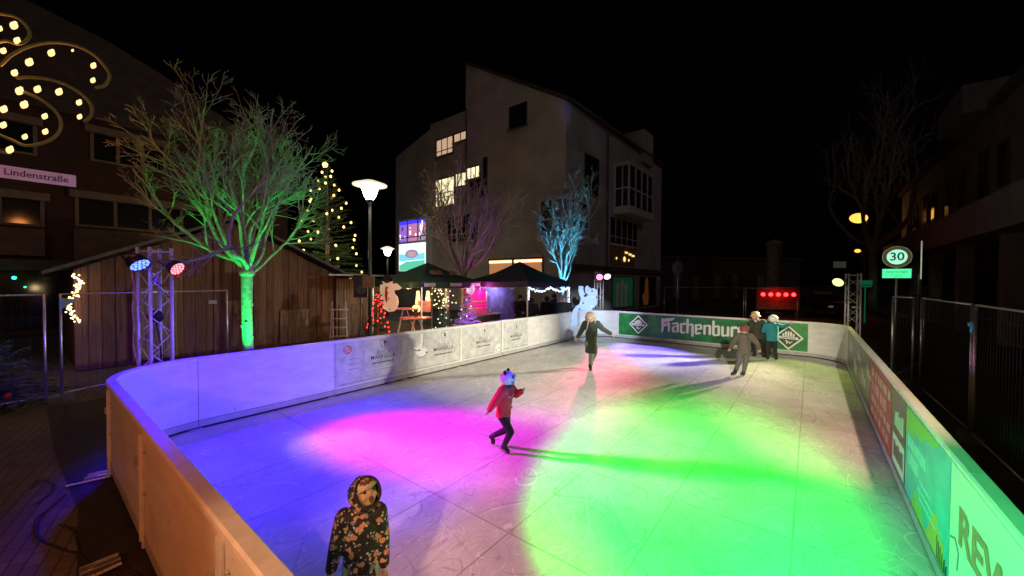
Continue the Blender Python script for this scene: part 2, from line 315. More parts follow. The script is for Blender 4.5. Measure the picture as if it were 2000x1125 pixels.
# ------------------------------------------------------------------ ground and ice
U0, U1, V0, V1, RC = .65, 14.62, -.8, 7.2, .95
def path_pieces():
    s = 0; out = []
    for k, (typ, a) in enumerate((('l', ((U0, V0+RC), (U0, V1-RC), (-1, 0))), ('a', ((U0+RC, V1-RC), 180, 90)), ('l', ((U0+RC, V1), (U1-RC, V1), (0, 1))), ('a', ((U1-RC, V1-RC), 90, 0)),
                                  ('l', ((U1, V1-RC), (U1, V0+RC), (1, 0))), ('a', ((U1-RC, V0+RC), 0, -90)), ('l', ((U1-RC, V0), (U0+RC, V0), (0, -1))), ('a', ((U0+RC, V0+RC), -90, -180)))):
        L = RC*pi/2 if typ == 'a' else math.dist(a[0], a[1]); out.append((s, s+L, typ, a)); s += L
    return out, s
PIECES, PLEN = path_pieces()
def pp(s, off):
    s = s % PLEN
    for s0, s1, typ, a in PIECES:
        if s <= s1+1e-9:
            t = (s-s0)/(s1-s0)
            if typ == 'l': return (a[0][0]+(a[1][0]-a[0][0])*t+a[2][0]*off, a[0][1]+(a[1][1]-a[0][1])*t+a[2][1]*off)
            an = R_(a[1]+(a[2]-a[1])*t); return (a[0][0]+cos(an)*(RC+off), a[0][1]+sin(an)*(RC+off))
S_L = PIECES[2][0] - (U0+RC)                                    # s on the left wall = S_L + u
S_F = PIECES[4][0] + (V1-RC)                                    # s on the far wall = S_F - v
S_R = PIECES[6][0] + (U1-RC)                                    # s on the right wall = S_R - u
S_N = PIECES[0][0] - (V0+RC)                                    # s on the near wall = S_N + v
def samples(s0, s1):
    br = {s0, s1}
    for a, b, typ, _ in PIECES:
        if typ == 'a':
            for k in range(13):
                x = a+(b-a)*k/12
                if s0 < x < s1: br.add(x)
        else:
            for x in (a, b):
                if s0 < x < s1: br.add(x)
    return sorted(br)
RB = (7.6, 3.2)
def ring_slab(mb, s0, s1, o0, o1, z0, z1, mi=0, ch=0):
    ss = samples(s0, s1); vs = []
    for s in ss:
        for o, z in ((o0+ch, z1), (o1-ch, z1), (o1, z1-ch), (o1, z0), (o0, z0), (o0, z1-ch)) if ch else ((o0, z1), (o1, z1), (o1, z0), (o0, z0)):
            p = pp(s, o); vs.append((p[0]-RB[0], p[1]-RB[1], z))
    n = 6 if ch else 4; fs = []
    for i in range(len(ss)-1): fs += [(i*n+k, i*n+(k+1) % n, (i+1)*n+(k+1) % n, (i+1)*n+k) for k in range(n)]
    fs += [tuple(range(n))[::-1], tuple(range((len(ss)-1)*n, len(ss)*n))]
    mb.add(vs, fs, mi)
# night-dark paving: one sheet to the horizon
g = MB(); g.add([(-400, -400, -.04), (400, -400, -.04), (400, 400, -.04), (-400, 400, -.04)], [(0, 1, 2, 3)])
def paving_mat():
    mt = brick_mat('concrete_paving', (.15, .135, .125), (.10, .092, .088), (.045, .042, .04), .2, .1, .006)
    n = mt.node_tree; br = [x for x in n.nodes if x.type == 'TEX_BRICK'][0]; tc = [x for x in n.nodes if x.type == 'TEX_COORD'][0]
    mp = n.nodes.new('ShaderNodeMapping'); mp.inputs['Rotation'].default_value = (0, 0, TH); n.links.new(tc.outputs['Object'], mp.inputs[0]); n.links.new(mp.outputs[0], br.inputs['Vector']); return mt
tag(g.build('ground', paving_mat()), kind='structure')
g = MB(); g.add([W(16.9, -30, -.034), W(140, -60, -.034), W(140, 12, -.034), W(30, 6, -.034), W(18.5, -2.6, -.034)], [(0, 1, 2, 3, 4)])
tag(g.build('road', mat('asphalt', (.05, .05, .052), .75, var=.3, vscale=3, bump=.3, bscale=60)), kind='structure')
# rough dark rubber strip beside the boards and the pale reddish slab field on the left
g = MB(); g.add([(-8.2, 6.7, -.03), (-5.96, 4.95, -.03), (-4.3, 3.76, -.03), (-3.5, 3.05, -.03), (-2.9, 2.5, -.03), (-1.2, 1.0, -.03), (-.5, 1.6, -.03), (-4.9, 5.1, -.03), (-5.6, 6.2, -.03), (-7.2, 8, -.03)], [tuple(range(10))])
tag(g.build('path', mat('damp_asphalt_patch', (.022, .02, .02), .8, var=.4, vscale=5, bump=.4, bscale=50)), kind='structure')
ice = MB(); ring = [pp(s, .03) for s in samples(0, PLEN)[:-1]]
n_ = len(ring); ice.add([(p[0]-RB[0], p[1]-RB[1], 0) for p in ring]+[(p[0]-RB[0], p[1]-RB[1], -.035) for p in ring], [tuple(range(n_))]+[(i, (i+1) % n_, n_+(i+1) % n_, n_+i) for i in range(n_)])
_mi = ice_mat()
for nd in _mi.node_tree.nodes:                                  # seams of the plates are known in rink coordinates
    if nd.type == 'MAPPING' and nd.inputs['Rotation'].default_value[2] == 0: nd.inputs['Location'].default_value = (RB[0]-2.65+1.48*4, RB[1]-.09+5, 0)
tag(ice.build('ice', _mi, loc=W(*RB, 0), rz=TH), kind='structure')

# ------------------------------------------------------------------ the rink's boards
barrier = empty('rink_barrier', W(*RB, 0), TH, 'white plastic ice rink barrier with advert banners, running right round the ice', 'rink barrier')
def hv(*a):                                                     # flat printed colours
    return a
def flat(name, col, rough=.45, **k): return mat('print_'+name, col, rough, **k)
GREEN_B = flat('dark_green', (.008, .12, .045), .3, col2=(.02, .30, .06), vscale=1.6, var=.5)
INK = flat('black', (.03, .03, .03)); INKG = flat('grey', (.22, .22, .22)); PW = flat('white', (.8, .8, .78)); PRED = flat('red', (.5, .03, .03), var=.25, vscale=5)
MARB = flat('marble', (.50, .51, .50), .4, col2=(.66, .67, .65), vscale=5, var=.12)
panels = {}
def board(s0, s1, top=1.03, cap=True, key=None):
    b = MB(); ring_slab(b, s0+.004, s1-.004, 0, .05, .13, top)
    o = b.build('board_panel', M['board'], barrier)
    if cap:
        b = MB(); ring_slab(b, s0+.002, s1-.002, -.012, .085, 1.034, 1.075, ch=.012); b.build('cap_rail', M['cap'], o)
    b = MB(); ring_slab(b, s0+.004, s1-.004, -.012, .055, .036, .126); b.build('kick_strip', M['kick'], o)
    b = MB(); ring_slab(b, s0+.05, s1-.12, -.004, .05, .001, .035); b.build('gap_shade_strip', M['black'], o)  # black strip stands in for the shaded gap under the boards
    # outer frame: bottom rail and a steel angle at the joint
    b = MB(); ring_slab(b, s0+.01, s0+.05, .052, .066, .02, .98); p = ring_slab(b, s0-.03, s0+.01, .052, .10, .02, .90) if False else None
    q0, q1 = pp(s0+.03, .068), pp(s0+.03, .09); dv = (q0[0]-RB[0], q0[1]-RB[1])
    b.box((dv[0], dv[1], .53), (.026, .026, .9)); b.bar((dv[0], dv[1], .985), (pp(s0-.05, .068)[0]-RB[0], pp(s0-.05, .068)[1]-RB[1], .985), .02, .02)
    b.build('joint_strip', M['cap'], o)
    b = MB()
    for z in (.16, .5, .84):
        for ds in (.09, -.06):
            q = pp(s0+ds, .056); b.ell((q[0]-RB[0], q[1]-RB[1], z), .014, 8, 5)
    q = pp(s0+.13, .07); b.box((q[0]-RB[0], q[1]-RB[1], .72), (.05, .05, .07)); b.build('bolts', M['kick'], o)
    panels[key or round(s0, 2)] = o; return o
def LU(u, v, z=0): return Vector((u-RB[0], v-RB[1], z))
for a, b_, k in ((.2, 2.25, 'n0'), (2.25, 4.30, 'n1'), (4.30, 6.25, 'n2')): board(S_N+a, S_N+b_, key=k)
board(PIECES[1][0], PIECES[1][1], key='cNL')
for a, b_, k in ((1.6, 3.67, 'l0'), (3.67, 5.37, 'l1'), (5.37, 7.05, 'l2'), (7.05, 8.76, 'l3'), (8.76, 10.8, 'l4'), (10.8, 12.9, 'l5')): board(S_L+a, S_L+b_, key=k)
board(S_L+12.9, S_L+13.62, top=.50, cap=False, key='gate')
board(S_L+13.62, PIECES[3][1], key='cFL')
for k in range(3): board(PIECES[4][0]+k*6.1/3, PIECES[4][0]+(k+1)*6.1/3, key='f%d' % k)
board(PIECES[5][0], PIECES[5][1], key='cFR')
for k in range(6): board(PIECES[6][0]+k*12.07/6, PIECES[6][0]+(k+1)*12.07/6, key='r%d' % k)
board(PIECES[7][0], PIECES[7][1]+.05, key='cNR')

FL_ = lambda u, z=0: FRM(LU(u, V1-.004, z), (1, 0, 0))          # left wall frame: x = +u
FF_ = lambda v, z=0: FRM(LU(U1-.004, v, z), (0, -1, 0))         # far wall frame: x = -v
FR_ = lambda u, z=0: FRM(LU(u, V0+.004, z), (-1, 0, 0))         # right wall frame: x = -u
def rect(mb, X, x0, x1, z0, z1, d=.003, mi=0): mb.prism([(x0, z0), (x1, z0), (x1, z1), (x0, z1)], X, d, mi)
def line(mb, X, pts, wd, d, mi=0):                              # a drawn stroke
    for (x0, z0), (x1, z1) in zip(pts, pts[1:]):
        L = math.hypot(x1-x0, z1-z0) or 1e-6; nx, nz = -(z1-z0)/L*wd/2, (x1-x0)/L*wd/2
        mb.prism([(x0+nx, z0+nz), (x0-nx, z0-nz), (x1-nx, z1-nz), (x1+nx, z1+nz)], X, d, mi, back=False); d += .0002
def shield(mb, X, x, z, w_, h_, mi=1):
    mb.prism([(x-w_/2, z+h_/2), (x-w_/2, z+h_*.05), (x-w_*.3, z-h_*.28), (x, z-h_/2), (x+w_*.3, z-h_*.28), (x+w_/2, z+h_*.05), (x+w_/2, z+h_/2)][::-1], X, .005, 2, back=False)
    line(mb, X, [(x-w_/2, z+h_/2), (x-w_/2, z+h_*.05), (x-w_*.3, z-h_*.28), (x, z-h_/2), (x+w_*.3, z-h_*.28), (x+w_/2, z+h_*.05), (x+w_/2, z+h_/2), (x-w_/2, z+h_/2)], .007, .006, mi)
    rect(mb, X, x+.01, x+w_/2, z+h_*.08, z+h_/2-.005, .008, mi); line(mb, X, [(x-.01, z+h_*.3), (x-.02, z-.02), (x-.03, z-h_*.2)], .008, .0086, mi)
    line(mb, X, [(x+.03, z+h_*.02), (x+.02, z-h_*.2)], .012, .009, mi)
def small_print(mb, X, x, z, wd, h_, mi, rnd, d=.0055):         # lines too small to read
    p = x-wd/2
    while p < x+wd/2:
        q = p+rnd.uniform(.012, .05); rect(mb, X, p, min(q, x+wd/2), z, z+h_, d, mi); p = q+rnd.uniform(.006, .014)
def mannella(mb, X, x, z, k, rnd):                              # emblem, script line, name
    shield(mb, X, x, z+.34*k, .15*k, .20*k)
    put_text(mb, 'Piazza di', .16*k, X, x, z+.12*k, .006, 1, -.002, .8, 1.15, .35)
    put_text(mb, 'MANNELLA', .155*k, X, x, z, .0062, 1, .001, .98, 1.0)
    for dx in (-.43, .43): rect(mb, X, x+dx*k-.012, x+dx*k+.012, z-.052*k, z-.046*k, .007, 1)
    line(mb, X, [(x-.36*k, z-.10*k), (x+.36*k, z-.10*k)], .003, .006, 3); small_print(mb, X, x, z-.17*k, .68*k, .035*k, 1, rnd)
rnd = random.Random(5)
# wide marble banner over two boards
BM = [MARB, INK, PW, INKG]
def banner(key, u0, u1, z0=.16, z1=1.02, name='advert_banner', mats=BM):
    mb = MB(); X = FL_(0); rect(mb, X, u0, u1, z0, z1, .003); return mb, X
mb, X = banner('l1', 3.70, 5.36)
mb.lathe([(.105, 0), (.105, .002), (.098, .0025)], 24, 2, X @ Matrix.Translation((3.94, -.003, .87)) @ Matrix.Rotation(pi/2, 4, 'X'))
mb.lathe([(.0, .004), (.092, .004), (.092, 0)], 24, 4, X @ Matrix.Translation((3.94, -.003, .87)) @ Matrix.Rotation(pi/2, 4, 'X'))
for t, zz in (('Pro', .91), ('Liebe', .868), ('Caritas', .822)): pass
line(mb, X, [(3.88, .90), (3.90, .93), (3.92, .90), (3.95, .925)], .010, .0088, 2); line(mb, X, [(3.88, .86), (3.92, .885), (3.96, .865), (3.99, .88)], .010, .0088, 2); line(mb, X, [(3.88, .82), (3.94, .84), (3.99, .828)], .010, .0088, 2)
for zz in (.66, .56, .46): small_print(mb, X, 4.07, zz, .22, .014, 3, rnd)
small_print(mb, X, 4.5, .19, 1.5, .014, 3, rnd)
line(mb, X, [(4.30, .38), (5.14, .38)], .016, .010, 2); line(mb, X, [(5.14, .38), (5.14, 1.01)], .016, .010, 2); line(mb, X, [(4.30, .38), (4.30, 1.01)], .010, .010, 2)
line(mb, X, [(4.31, .366), (5.155, .366)], .006, .006, 1); line(mb, X, [(5.155, .37), (5.155, 1.01)], .006, .006, 1)
mannella(mb, X, 4.74, .62, .76, rnd)
tag(mb.build('advert_banner', BM+[flat('salmon', (.55, .20, .15))], panels['l1']), 'pale stone-look banner with a salmon dot and a framed restaurant name')
mb, X = banner('l2', 5.38, 7.0)
# figure-skate pair
mb.prism([(5.50, .70), (5.62, .63), (5.72, .60), (5.86, .66), (5.80, .72), (5.83, .98), (5.73, 1.0), (5.72, .76), (5.62, .70)], X, .005, 2)
mb.prism([(5.56, .60), (5.66, .50), (5.80, .46), (5.90, .50), (5.93, .58), (5.86, .66), (5.74, .62), (5.66, .60)], X, .0065, 4)
line(mb, X, [(5.46, .70), (5.52, .66), (5.66, .60)], .012, .008, 1); line(mb, X, [(5.66, .44), (5.78, .43), (5.93, .50)], .010, .008, 1)
rect(mb, X, 5.66, 5.72, .60, .635, .009, 1); rect(mb, X, 5.88, 5.94, .52, .555, .009, 1); line(mb, X, [(5.80, .66), (5.83, .98)], .014, .009, 3)
mannella(mb, X, 6.45, .56, .85, rnd); small_print(mb, X, 6.2, .18, 1.5, .013, 3, rnd)
tag(mb.build('advert_banner', BM+[flat('skate_white', (.85, .83, .84))], panels['l2']), 'pale stone-look banner with white figure skates and a restaurant name')
mb, X = banner('l3', 7.10, 8.70); mannella(mb, X, 7.93, .55, .78, rnd); small_print(mb, X, 7.8, .18, 1.2, .013, 3, rnd)
mb.prism([(8.40, .20), (8.46, .36), (8.56, .42), (8.53, .34), (8.66, .42), (8.60, .26), (8.66, .20)], X, .006, 2); rect(mb, X, 8.45, 8.49, .22, .25, .009, 1); rect(mb, X, 8.54, 8.57, .27, .31, .009, 1)
mb.build('advert_banner', BM, panels['l3'])
mb, X = banner('l4', 8.80, 10.06); mannella(mb, X, 9.42, .55, .72, rnd)
for x in (8.95, 9.4, 9.85): small_print(mb, X, x, .20, .26, .02, 3, rnd)
mb.build('advert_banner', BM, panels['l4'])
# white upright joint covers on the left wall
mb = MB(); X = FL_(0)
for u in (7.05, 8.755): rect(mb, X, u-.035, u+.035, .14, 1.03, .012)
mb.build('joint_cover', M['cap'], panels['l3'])

# green brewery banner on the far wall
def stem(mb, X, x, z0, z1, wd, d, mi=1, a=.28, b=.28):          # broken-pen stroke with slanted ends
    mb.prism([(x-wd/2, z0+a*wd), (x+wd*0, z0-a*wd), (x+wd/2, z0+a*wd), (x+wd/2, z1-b*wd), (x, z1+b*wd), (x-wd/2, z1-b*wd)], X, d, mi, back=False)
def glyph(mb, X, ch, x, z, h_, d):                              # x-height h_; returns advance
    wd = h_*.24; k = h_*.50; e = .0004; H = h_*1.52
    def diag(x0, z0, x1, z1, t=wd*.75, dd=0): line(mb, X, [(x0, z0), (x1, z1)], t, d+.002+dd, 1)
    if ch == 'H':
        mb.prism([(x, z-.2*h_), (x+wd, z+.02*h_), (x+wd*1.1, z+H*.72), (x+.10*h_+wd, z+H*.93), (x+1.45*h_, z+H*1.04), (x+1.25*h_, z+H*.86), (x+.5*h_+wd, z+H*.72), (x, z+H*.98), (x-.02*h_, z+H*.6)], X, d, 1, back=False)
        stem(mb, X, x+.80*h_, z-.02*h_, z+h_*.98, wd*1.05, d+e); diag(x+wd*.9, z+h_*.72, x+.80*h_, z+h_*1.0, wd*.6); diag(x+wd*.9, z+h_*.55, x+.66*h_, z+h_*.72, wd*.6, .001); return 1.12*h_
    if ch in 'nu':
        stem(mb, X, x+wd/2, z, z+h_, wd, d); stem(mb, X, x+wd/2+k, z, z+h_, wd, d+e)
        if ch == 'n': diag(x+wd*.6, z+h_*.86, x+k+wd*.3, z+h_*1.0)
        else: diag(x+wd*.6, z+h_*.0, x+k+wd*.3, z+h_*.14)
    elif ch == 'a': stem(mb, X, x+wd/2, z, z+h_*.58, wd, d); stem(mb, X, x+wd/2+k, z, z+h_, wd, d+e); diag(x+wd*.1, z+h_*.88, x+k+wd*.4, z+h_*1.02); diag(x+wd*.5, z+h_*.56, x+k+wd*.4, z+h_*.70, wd*.6, .001); diag(x+wd*.5, z, x+k+wd*.3, z+h_*.12, wd*.6, .002)
    elif ch == 'c': stem(mb, X, x+wd/2, z, z+h_, wd, d); diag(x+wd*.5, z+h_*.90, x+k+wd*.5, z+h_*1.02, wd*.9); diag(x+wd*.5, z, x+k+wd*.2, z+h_*.05, wd*.8, .001); return h_*.66
    elif ch == 'e': stem(mb, X, x+wd/2, z, z+h_, wd, d); stem(mb, X, x+wd/2+k, z+h_*.52, z+h_, wd, d+e); diag(x+wd*.6, z+h_*.9, x+k+wd*.4, z+h_*1.0); diag(x+wd*.6, z+h_*.48, x+k+wd*.5, z+h_*.6, wd*.6, .001); diag(x+wd*.5, z, x+k+wd*.3, z+h_*.12, wd*.8, .002)
    elif ch == 'h': stem(mb, X, x+wd/2, z, z+H, wd, d); stem(mb, X, x+wd/2+k, z-.32*h_, z+h_, wd, d+e); diag(x+wd*.6, z+h_*.86, x+k+wd*.3, z+h_*1.0)
    elif ch == 'b': stem(mb, X, x+wd/2, z, z+H, wd, d); stem(mb, X, x+wd/2+k, z, z+h_, wd, d+e); diag(x+wd*.6, z+h_*.86, x+k+wd*.3, z+h_*1.0); diag(x+wd*.6, z, x+k+wd*.3, z+h_*.06, wd*.8, .001)
    elif ch == 'r': stem(mb, X, x+wd/2, z, z+h_, wd, d); diag(x+wd*.7, z+h_*.9, x+k+wd*.4, z+h_*.98, wd*1.1); return h_*.62
    elif ch == 'g': stem(mb, X, x+wd/2, z, z+h_, wd, d); stem(mb, X, x+wd/2+k, z-.28*h_, z+h_, wd, d+e); diag(x+wd*.6, z+h_*.9, x+k+wd*.3, z+h_*1.0); diag(x+wd*.5, z, x+k+wd*.3, z+h_*.08, wd*.7, .001); diag(x-wd*.3, z-.38*h_, x+k+wd*.4, z-.24*h_, wd*.8, .002)
    return h_*.84
def diamond(mb, X, x, z, r):
    mb.prism([(x-r, z), (x, z-r), (x+r, z), (x, z+r)], X, .005, 1, back=False); q = r*.84; mb.prism([(x-q, z), (x, z-q), (x+q, z), (x, z+q)], X, .0065, 2, back=False)
    q = r*.13
    for dx, hh in ((-.34, .22), (-.17, .32), (0, .42), (.17, .32), (.34, .22)): rect(mb, X, x+dx*r-q*.45, x+dx*r+q*.45, z+.10*r, z+(.10+hh)*r, .008, 1)
    for dx in (-.17, .17): mb.prism([(x+dx*r-.10*r, z+.30*r), (x+dx*r+.10*r, z+.30*r), (x+dx*r, z+.55*r)], X, .009, 1, back=False)
    mb.prism([(x-.70*r, z+.10*r), (x-.62*r, z-.10*r), (x+.70*r, z-.14*r), (x+.60*r, z+.06*r)], X, .010, 1, back=False)
    line(mb, X, [(x-.5*r, z), (x+.5*r, z-.03*r)], .05*r, .0115, 2)
    line(mb, X, [(x-.22*r, z-.30*r), (x-.10*r, z-.22*r), (x-.12*r, z-.50*r), (x+.02*r, z-.30*r), (x+.08*r, z-.48*r), (x+.26*r, z-.28*r)], .06*r, .008, 1)
mb = MB(); X = FF_(0); rect(mb, X, -6.0, .08, .16, 1.01)        # x = -v here
diamond(mb, X, -5.22, .60, .36); diamond(mb, X, -.52, .55, .38)
xx = -4.35; hh = .33
for k, ch in enumerate('Hachenburger'):
    xx += glyph(mb, X, ch, xx, .43, hh, .005+.0009*(k % 2))
mb.build('advert_banner', [GREEN_B, PW, flat('deep_green', (.01, .06, .03))], panels['f1'])

# right wall: black, red, black-and-white, teal and white banners
def rbanner(key, u0, u1, mats): mb = MB(); X = FR_(0); rect(mb, X, -u0, -u1, .15, 1.02); return mb, X
mb, X = rbanner('r0', 13.3, 8.55, None)
for u, z, h_ in ((12.6, .75, .3), (11.4, .45, .3), (10.6, .78, .2), (9.8, .5, .26), (9.0, .75, .2)):
    for k in range(3): rect(mb, X, -u+k*.22, -u+k*.22+.10, z-h_/2, z+h_/2-.05*k, .006, 1)
mb.build('advert_banner', [flat('charcoal', (.04, .045, .045), .3, var=.4), PW], panels['r1'])
mb, X = rbanner('r3', 8.5, 6.45, None)
for z, q in ((.86, .12), (.66, .15), (.46, .10), (.28, .10)):
    x = -8.3
    while x < -6.7:
        dx = rnd.uniform(.12, .30); mb.prism([(x, z-q/2), (x+dx, z-q/2), (x+dx, z+q/2), (x, z+q/2)], X, .006, 1, back=False); x += dx+rnd.uniform(.05, .2)
mb.build('advert_banner', [PRED, flat('pink_print', (.62, .34, .32))], panels['r2'])
mb, X = rbanner('r3', 6.42, 5.58, None); rect(mb, X, -6.30, -5.62, .18, .52, .005, 1)
x = -6.22
for k in range(5): rect(mb, X, x, x+.085, .27, .45-.03*(k % 2), .008, 0); x += .115
x = -6.2
for k in range(6): rect(mb, X, x, x+.05, .62, .78+.02*(k % 3), .006, 1); x += .09
mb.build('advert_banner', [flat('charcoal', (.04, .045, .045)), PW], panels['r3'])
mb, X = rbanner('r4', 5.55, 3.99, None)
mb.prism([(-5.54, .80), (-5.46, .70), (-5.36, .84), (-5.25, .72), (-5.1, .88), (-4.9, .84), (-4.7, .93), (-4.4, .95), (-4.3, 1.015), (-5.54, 1.015)], X, .005, 1, back=False)
for z, q, x0, x1 in ((.70, .11, -5.42, -4.75), (.54, .13, -5.40, -5.0)):
    x = x0
    while x < x1: dx = rnd.uniform(.04, .09); rect(mb, X, x, x+dx, z-q/2, z+q/2, .006, 2); x += dx+.03
for z, x0, x1 in ((.48, -4.9, -4.55), (.40, -4.95, -4.45), (.33, -4.9, -4.35)):
    x = x0
    while x < x1: dx = rnd.uniform(.03, .08); rect(mb, X, x, x+dx, z, z+.03, .006, 2); x += dx+.02
mb.prism([(-5.2, .155), (-4.9, .155), (-4.72, .155), (-4.82, .30), (-4.9, .26), (-5.05, .36)], X, .005, 1, back=False)
mb.prism([(-4.7, .155), (-4.12, .155), (-4.10, .34), (-4.22, .36), (-4.34, .48), (-4.46, .40), (-4.6, .22)], X, .0055, 3, back=False)
for k in range(6): mb.prism([(-4.28+.045*k, .16), (-4.255+.045*k, .16), (-4.27+.05*k, .34-.02*k), (-4.29+.05*k, .32-.02*k)], X, .007, 4, back=False)
mb.build('advert_banner', [flat('teal', (.03, .50, .62), var=.15), flat('lime', (.30, .60, .08)), flat('pale_teal', (.35, .75, .75)), flat('straw', (.62, .50, .10)), INK], panels['r4'])
mb, X = rbanner('r5', 3.97, 1.62, None)
put_text(mb, 'REWE', .34, X, -3.22, .66, .006, 1, .010, 1.25, 1.0)
line(mb, X, [(-3.95, .50), (-3.84, .54), (-3.76, .48), (-3.78, .36)], .014, .006, 2)
x = -3.4
for k in range(8): rect(mb, X, x, x+.09, .34, .42, .006, 2); x += .13
mb.build('advert_banner', [PW, flat('brick_red', (.50, .16, .13)), INKG], panels['r5'])

# steel feet under the near boards, level bar and power cables on the ground
def foot(u, v, rz):
    t = empty('board_foot', W(u, v, -.04), rz)
    b = MB(); b.bx(0, .36, -.09, .09, 0, .03); b.bx(0, .36, -.09, -.06, .03, .09); b.bx(0, .36, .06, .09, .03, .09); b.build('base_shoe', M['steel'], t)
    b = MB(); b.bx(.02, .24, -.04, .04, .03, .12); b.build('wedge', M['steel'], t)
    b = MB(); b.bar((0, .15, .055), (.55, .22, .055), .05, .012)
    for k in range(6): b.lathe([(.010, .0), (.010, .004)], 8, 1, None, (.12+.06*k, .165+.0076*k, .062))
    b.build('perforated_bar', [M['alu'], M['black']], t); return t
f0 = foot(.46, 4.36, TH+pi); tag(f0, 'pale steel foot bracing the barrier seam nearest the camera', 'barrier foot', 'feet under the rink barrier')
f0.scale = (.6, .6, .6)
f1 = copy_tree(f0); f1.location = W(.62, 6.35, -.04); f1.rotation_euler = (0, 0, TH+pi-.35); f1['label'] = 'pale steel foot outside the curved corner of the barrier'
f2 = copy_tree(f0); f2.location = W(.50, 2.25, -.04); f2['label'] = 'barrier foot at the second seam, nearest the bottom edge'
cb = MB()
def smooth_path(pts, k=4):
    out = []
    P = [Vector(p) for p in pts]; P = [P[0]*2-P[1]]+P+[P[-1]*2-P[-2]]
    for i in range(1, len(P)-2):
        for j in range(k):
            t = j/k; out.append(.5*((2*P[i])+(P[i+1]-P[i-1])*t+(2*P[i-1]-5*P[i]+4*P[i+1]-P[i+2])*t*t+(-P[i-1]+3*P[i]-3*P[i+1]+P[i+2])*t**3))
    return out+[P[-2]]
pts = [ground(x, y, -.022) for x, y in ((60, 955), (75, 938), (103, 945), (100, 962), (68, 985))]
cb.tube(smooth_path(pts), .006, 6)
pts = [ground(x, y, -.02) for x, y in ((128, 965), (105, 985), (88, 1000), (70, 1015), (68, 1045), (85, 1060), (125, 1075), (158, 1085), (170, 1110), (150, 1135))]
cb.tube(smooth_path(pts), .007, 6)
tag(cb.build('power_cable', M['rubber']), 'black power cable snaking over the reddish paving at bottom left', 'cable')
cb = MB(); pts = [ground(x, y, -.02) for x, y in ((115, 1025), (140, 1035), (150, 1060), (160, 1090), (190, 1105), (240, 1108), (280, 1130))]
cb.tube(smooth_path(pts), .006, 6); tag(cb.build('power_cable', M['rubber']), 'short black cable running towards the barrier foot', 'cable')
# ------------------------------------------------------------------ main building (brick, monopitch)
BC = Vector((3.1, 22.5, 0)); BA = math.atan2(.64, -.77)         # left face runs along A, right face along B
A_, B_ = Vector((-.77, .64, 0)).normalized(), Vector((.64, .77, 0)).normalized()
bld = empty('brick_building', BC, 0, 'pale brick building with a steep one-sided roofline and two lit windows, behind the market stalls', 'building')
BW = brick_mat('pale_brick', (.54, .51, .46), (.50, .475, .425), (.44, .42, .38), .6, .22, .014)
def P2(t, s, z): p = A_*t + B_*s; return (p.x, p.y, z)
def wallpoly(name, pts, m=BW):
    b = MB(); b.add(pts, [tuple(range(len(pts)))]); return b.build(name, m, bld)
# main block as one solid: monopitch rising away from the right face
b = MB()
lo, hi = 12.8, 17.9
vs = [P2(0, 0, 0), P2(8.5, 0, 0), P2(8.5, 16.5, 0), P2(0, 16.5, 0), P2(0, 0, lo), P2(8.5, 0, hi), P2(8.5, 16.5, hi), P2(0, 16.5, lo)]
b.add(vs, [(0, 1, 5, 4), (1, 2, 6, 5), (2, 3, 7, 6), (3, 0, 4, 7), (4, 5, 6, 7)])
b.build('wall', BW, bld)
b = MB(); vs = [P2(-.25, -.12, lo-.08), P2(8.6, -.12, hi+.05), P2(8.6, 16.7, hi+.05), P2(-.25, 16.7, lo-.08)]
b.add(vs+[(x, y, z+.22) for x, y, z in vs], [(3, 2, 1, 0), (4, 5, 6, 7), (0, 1, 5, 4), (1, 2, 6, 5), (2, 3, 7, 6), (3, 0, 4, 7)]); rf = b.build('roof', M['roof'], bld)
b = MB(); q = B_*12.4 + A_*1.2; b.box((q.x, q.y, 13.3), (2.0, 3.0, 2.6), math.atan2(B_.y, B_.x)-pi/2+pi/2); b.build('dormer', BW, rf)
b = MB(); vs = [P2(8.5, .25, 0), P2(12.9, .25, 0), P2(17.7, .25, 0), P2(8.5, .25, 14.75), P2(12.9, .25, 14.75), P2(12.9, .25, 14.4), P2(17.7, .25, 13.1)]
b.add(vs+[P2(8.5, 12, 0), P2(12.9, 12, 0), P2(17.7, 12, 0), P2(8.5, 12, 14.75), P2(12.9, 12, 14.75), P2(12.9, 12, 14.4), P2(17.7, 12, 13.1)],
      [(0, 1, 4, 3), (1, 2, 6, 5), (3, 4, 11, 10), (5, 6, 13, 12), (2, 9, 13, 6), (1, 5, 4), (7, 8, 11, 10), (8, 9, 13, 12)])
b.build('wing_wall', BW, bld)
# window builder: face 'A' (x along -A as read from outside) or 'B'
def win(face, t0, t1, z0, z1, pane='glass', cols=2, rows=(), fm='frame', sill=True, s0=0.0, reveal=.10, arch=None):
    if face == 'A': X = FRM(P2(t1, s0, 0), tuple(-A_)); wd = t1-t0
    else: X = FRM(P2(s0, t0, 0), tuple(B_)); wd = t1-t0
    f = MB(); th = .07
    f.bx(0, wd, -.06, .02, z0, z0+th, X=X); f.bx(0, wd, -.06, .02, z1-th, z1, X=X); f.bx(0, th, -.058, .018, z0+th, z1-th, X=X); f.bx(wd-th, wd, -.058, .018, z0+th, z1-th, X=X)
    for k in range(1, cols): f.bx(wd*k/cols-.03, wd*k/cols+.03, -.05, .016, z0+th, z1-th, X=X)
    for r in rows: f.bx(th, wd-th, -.048, .014, z0+(z1-z0)*r-.03, z0+(z1-z0)*r+.03, X=X)
    w_ = f.build('window', M[fm], bld)
    g = MB(); g.bx(th*.5, wd-th*.5, -.012, -.004, z0+th*.5, z1-th*.5, X=X); g.build('pane', M[pane], w_)
    if sill: g = MB(); g.bx(-.08, wd+.08, -.16, -.003, z0-.09, z0-.002, X=X); g.build('sill', M['steel'], w_)
    return w_
win('A', 2.88, 4.35, 12.1, 13.6, 'glass', 1, fm='dframe')
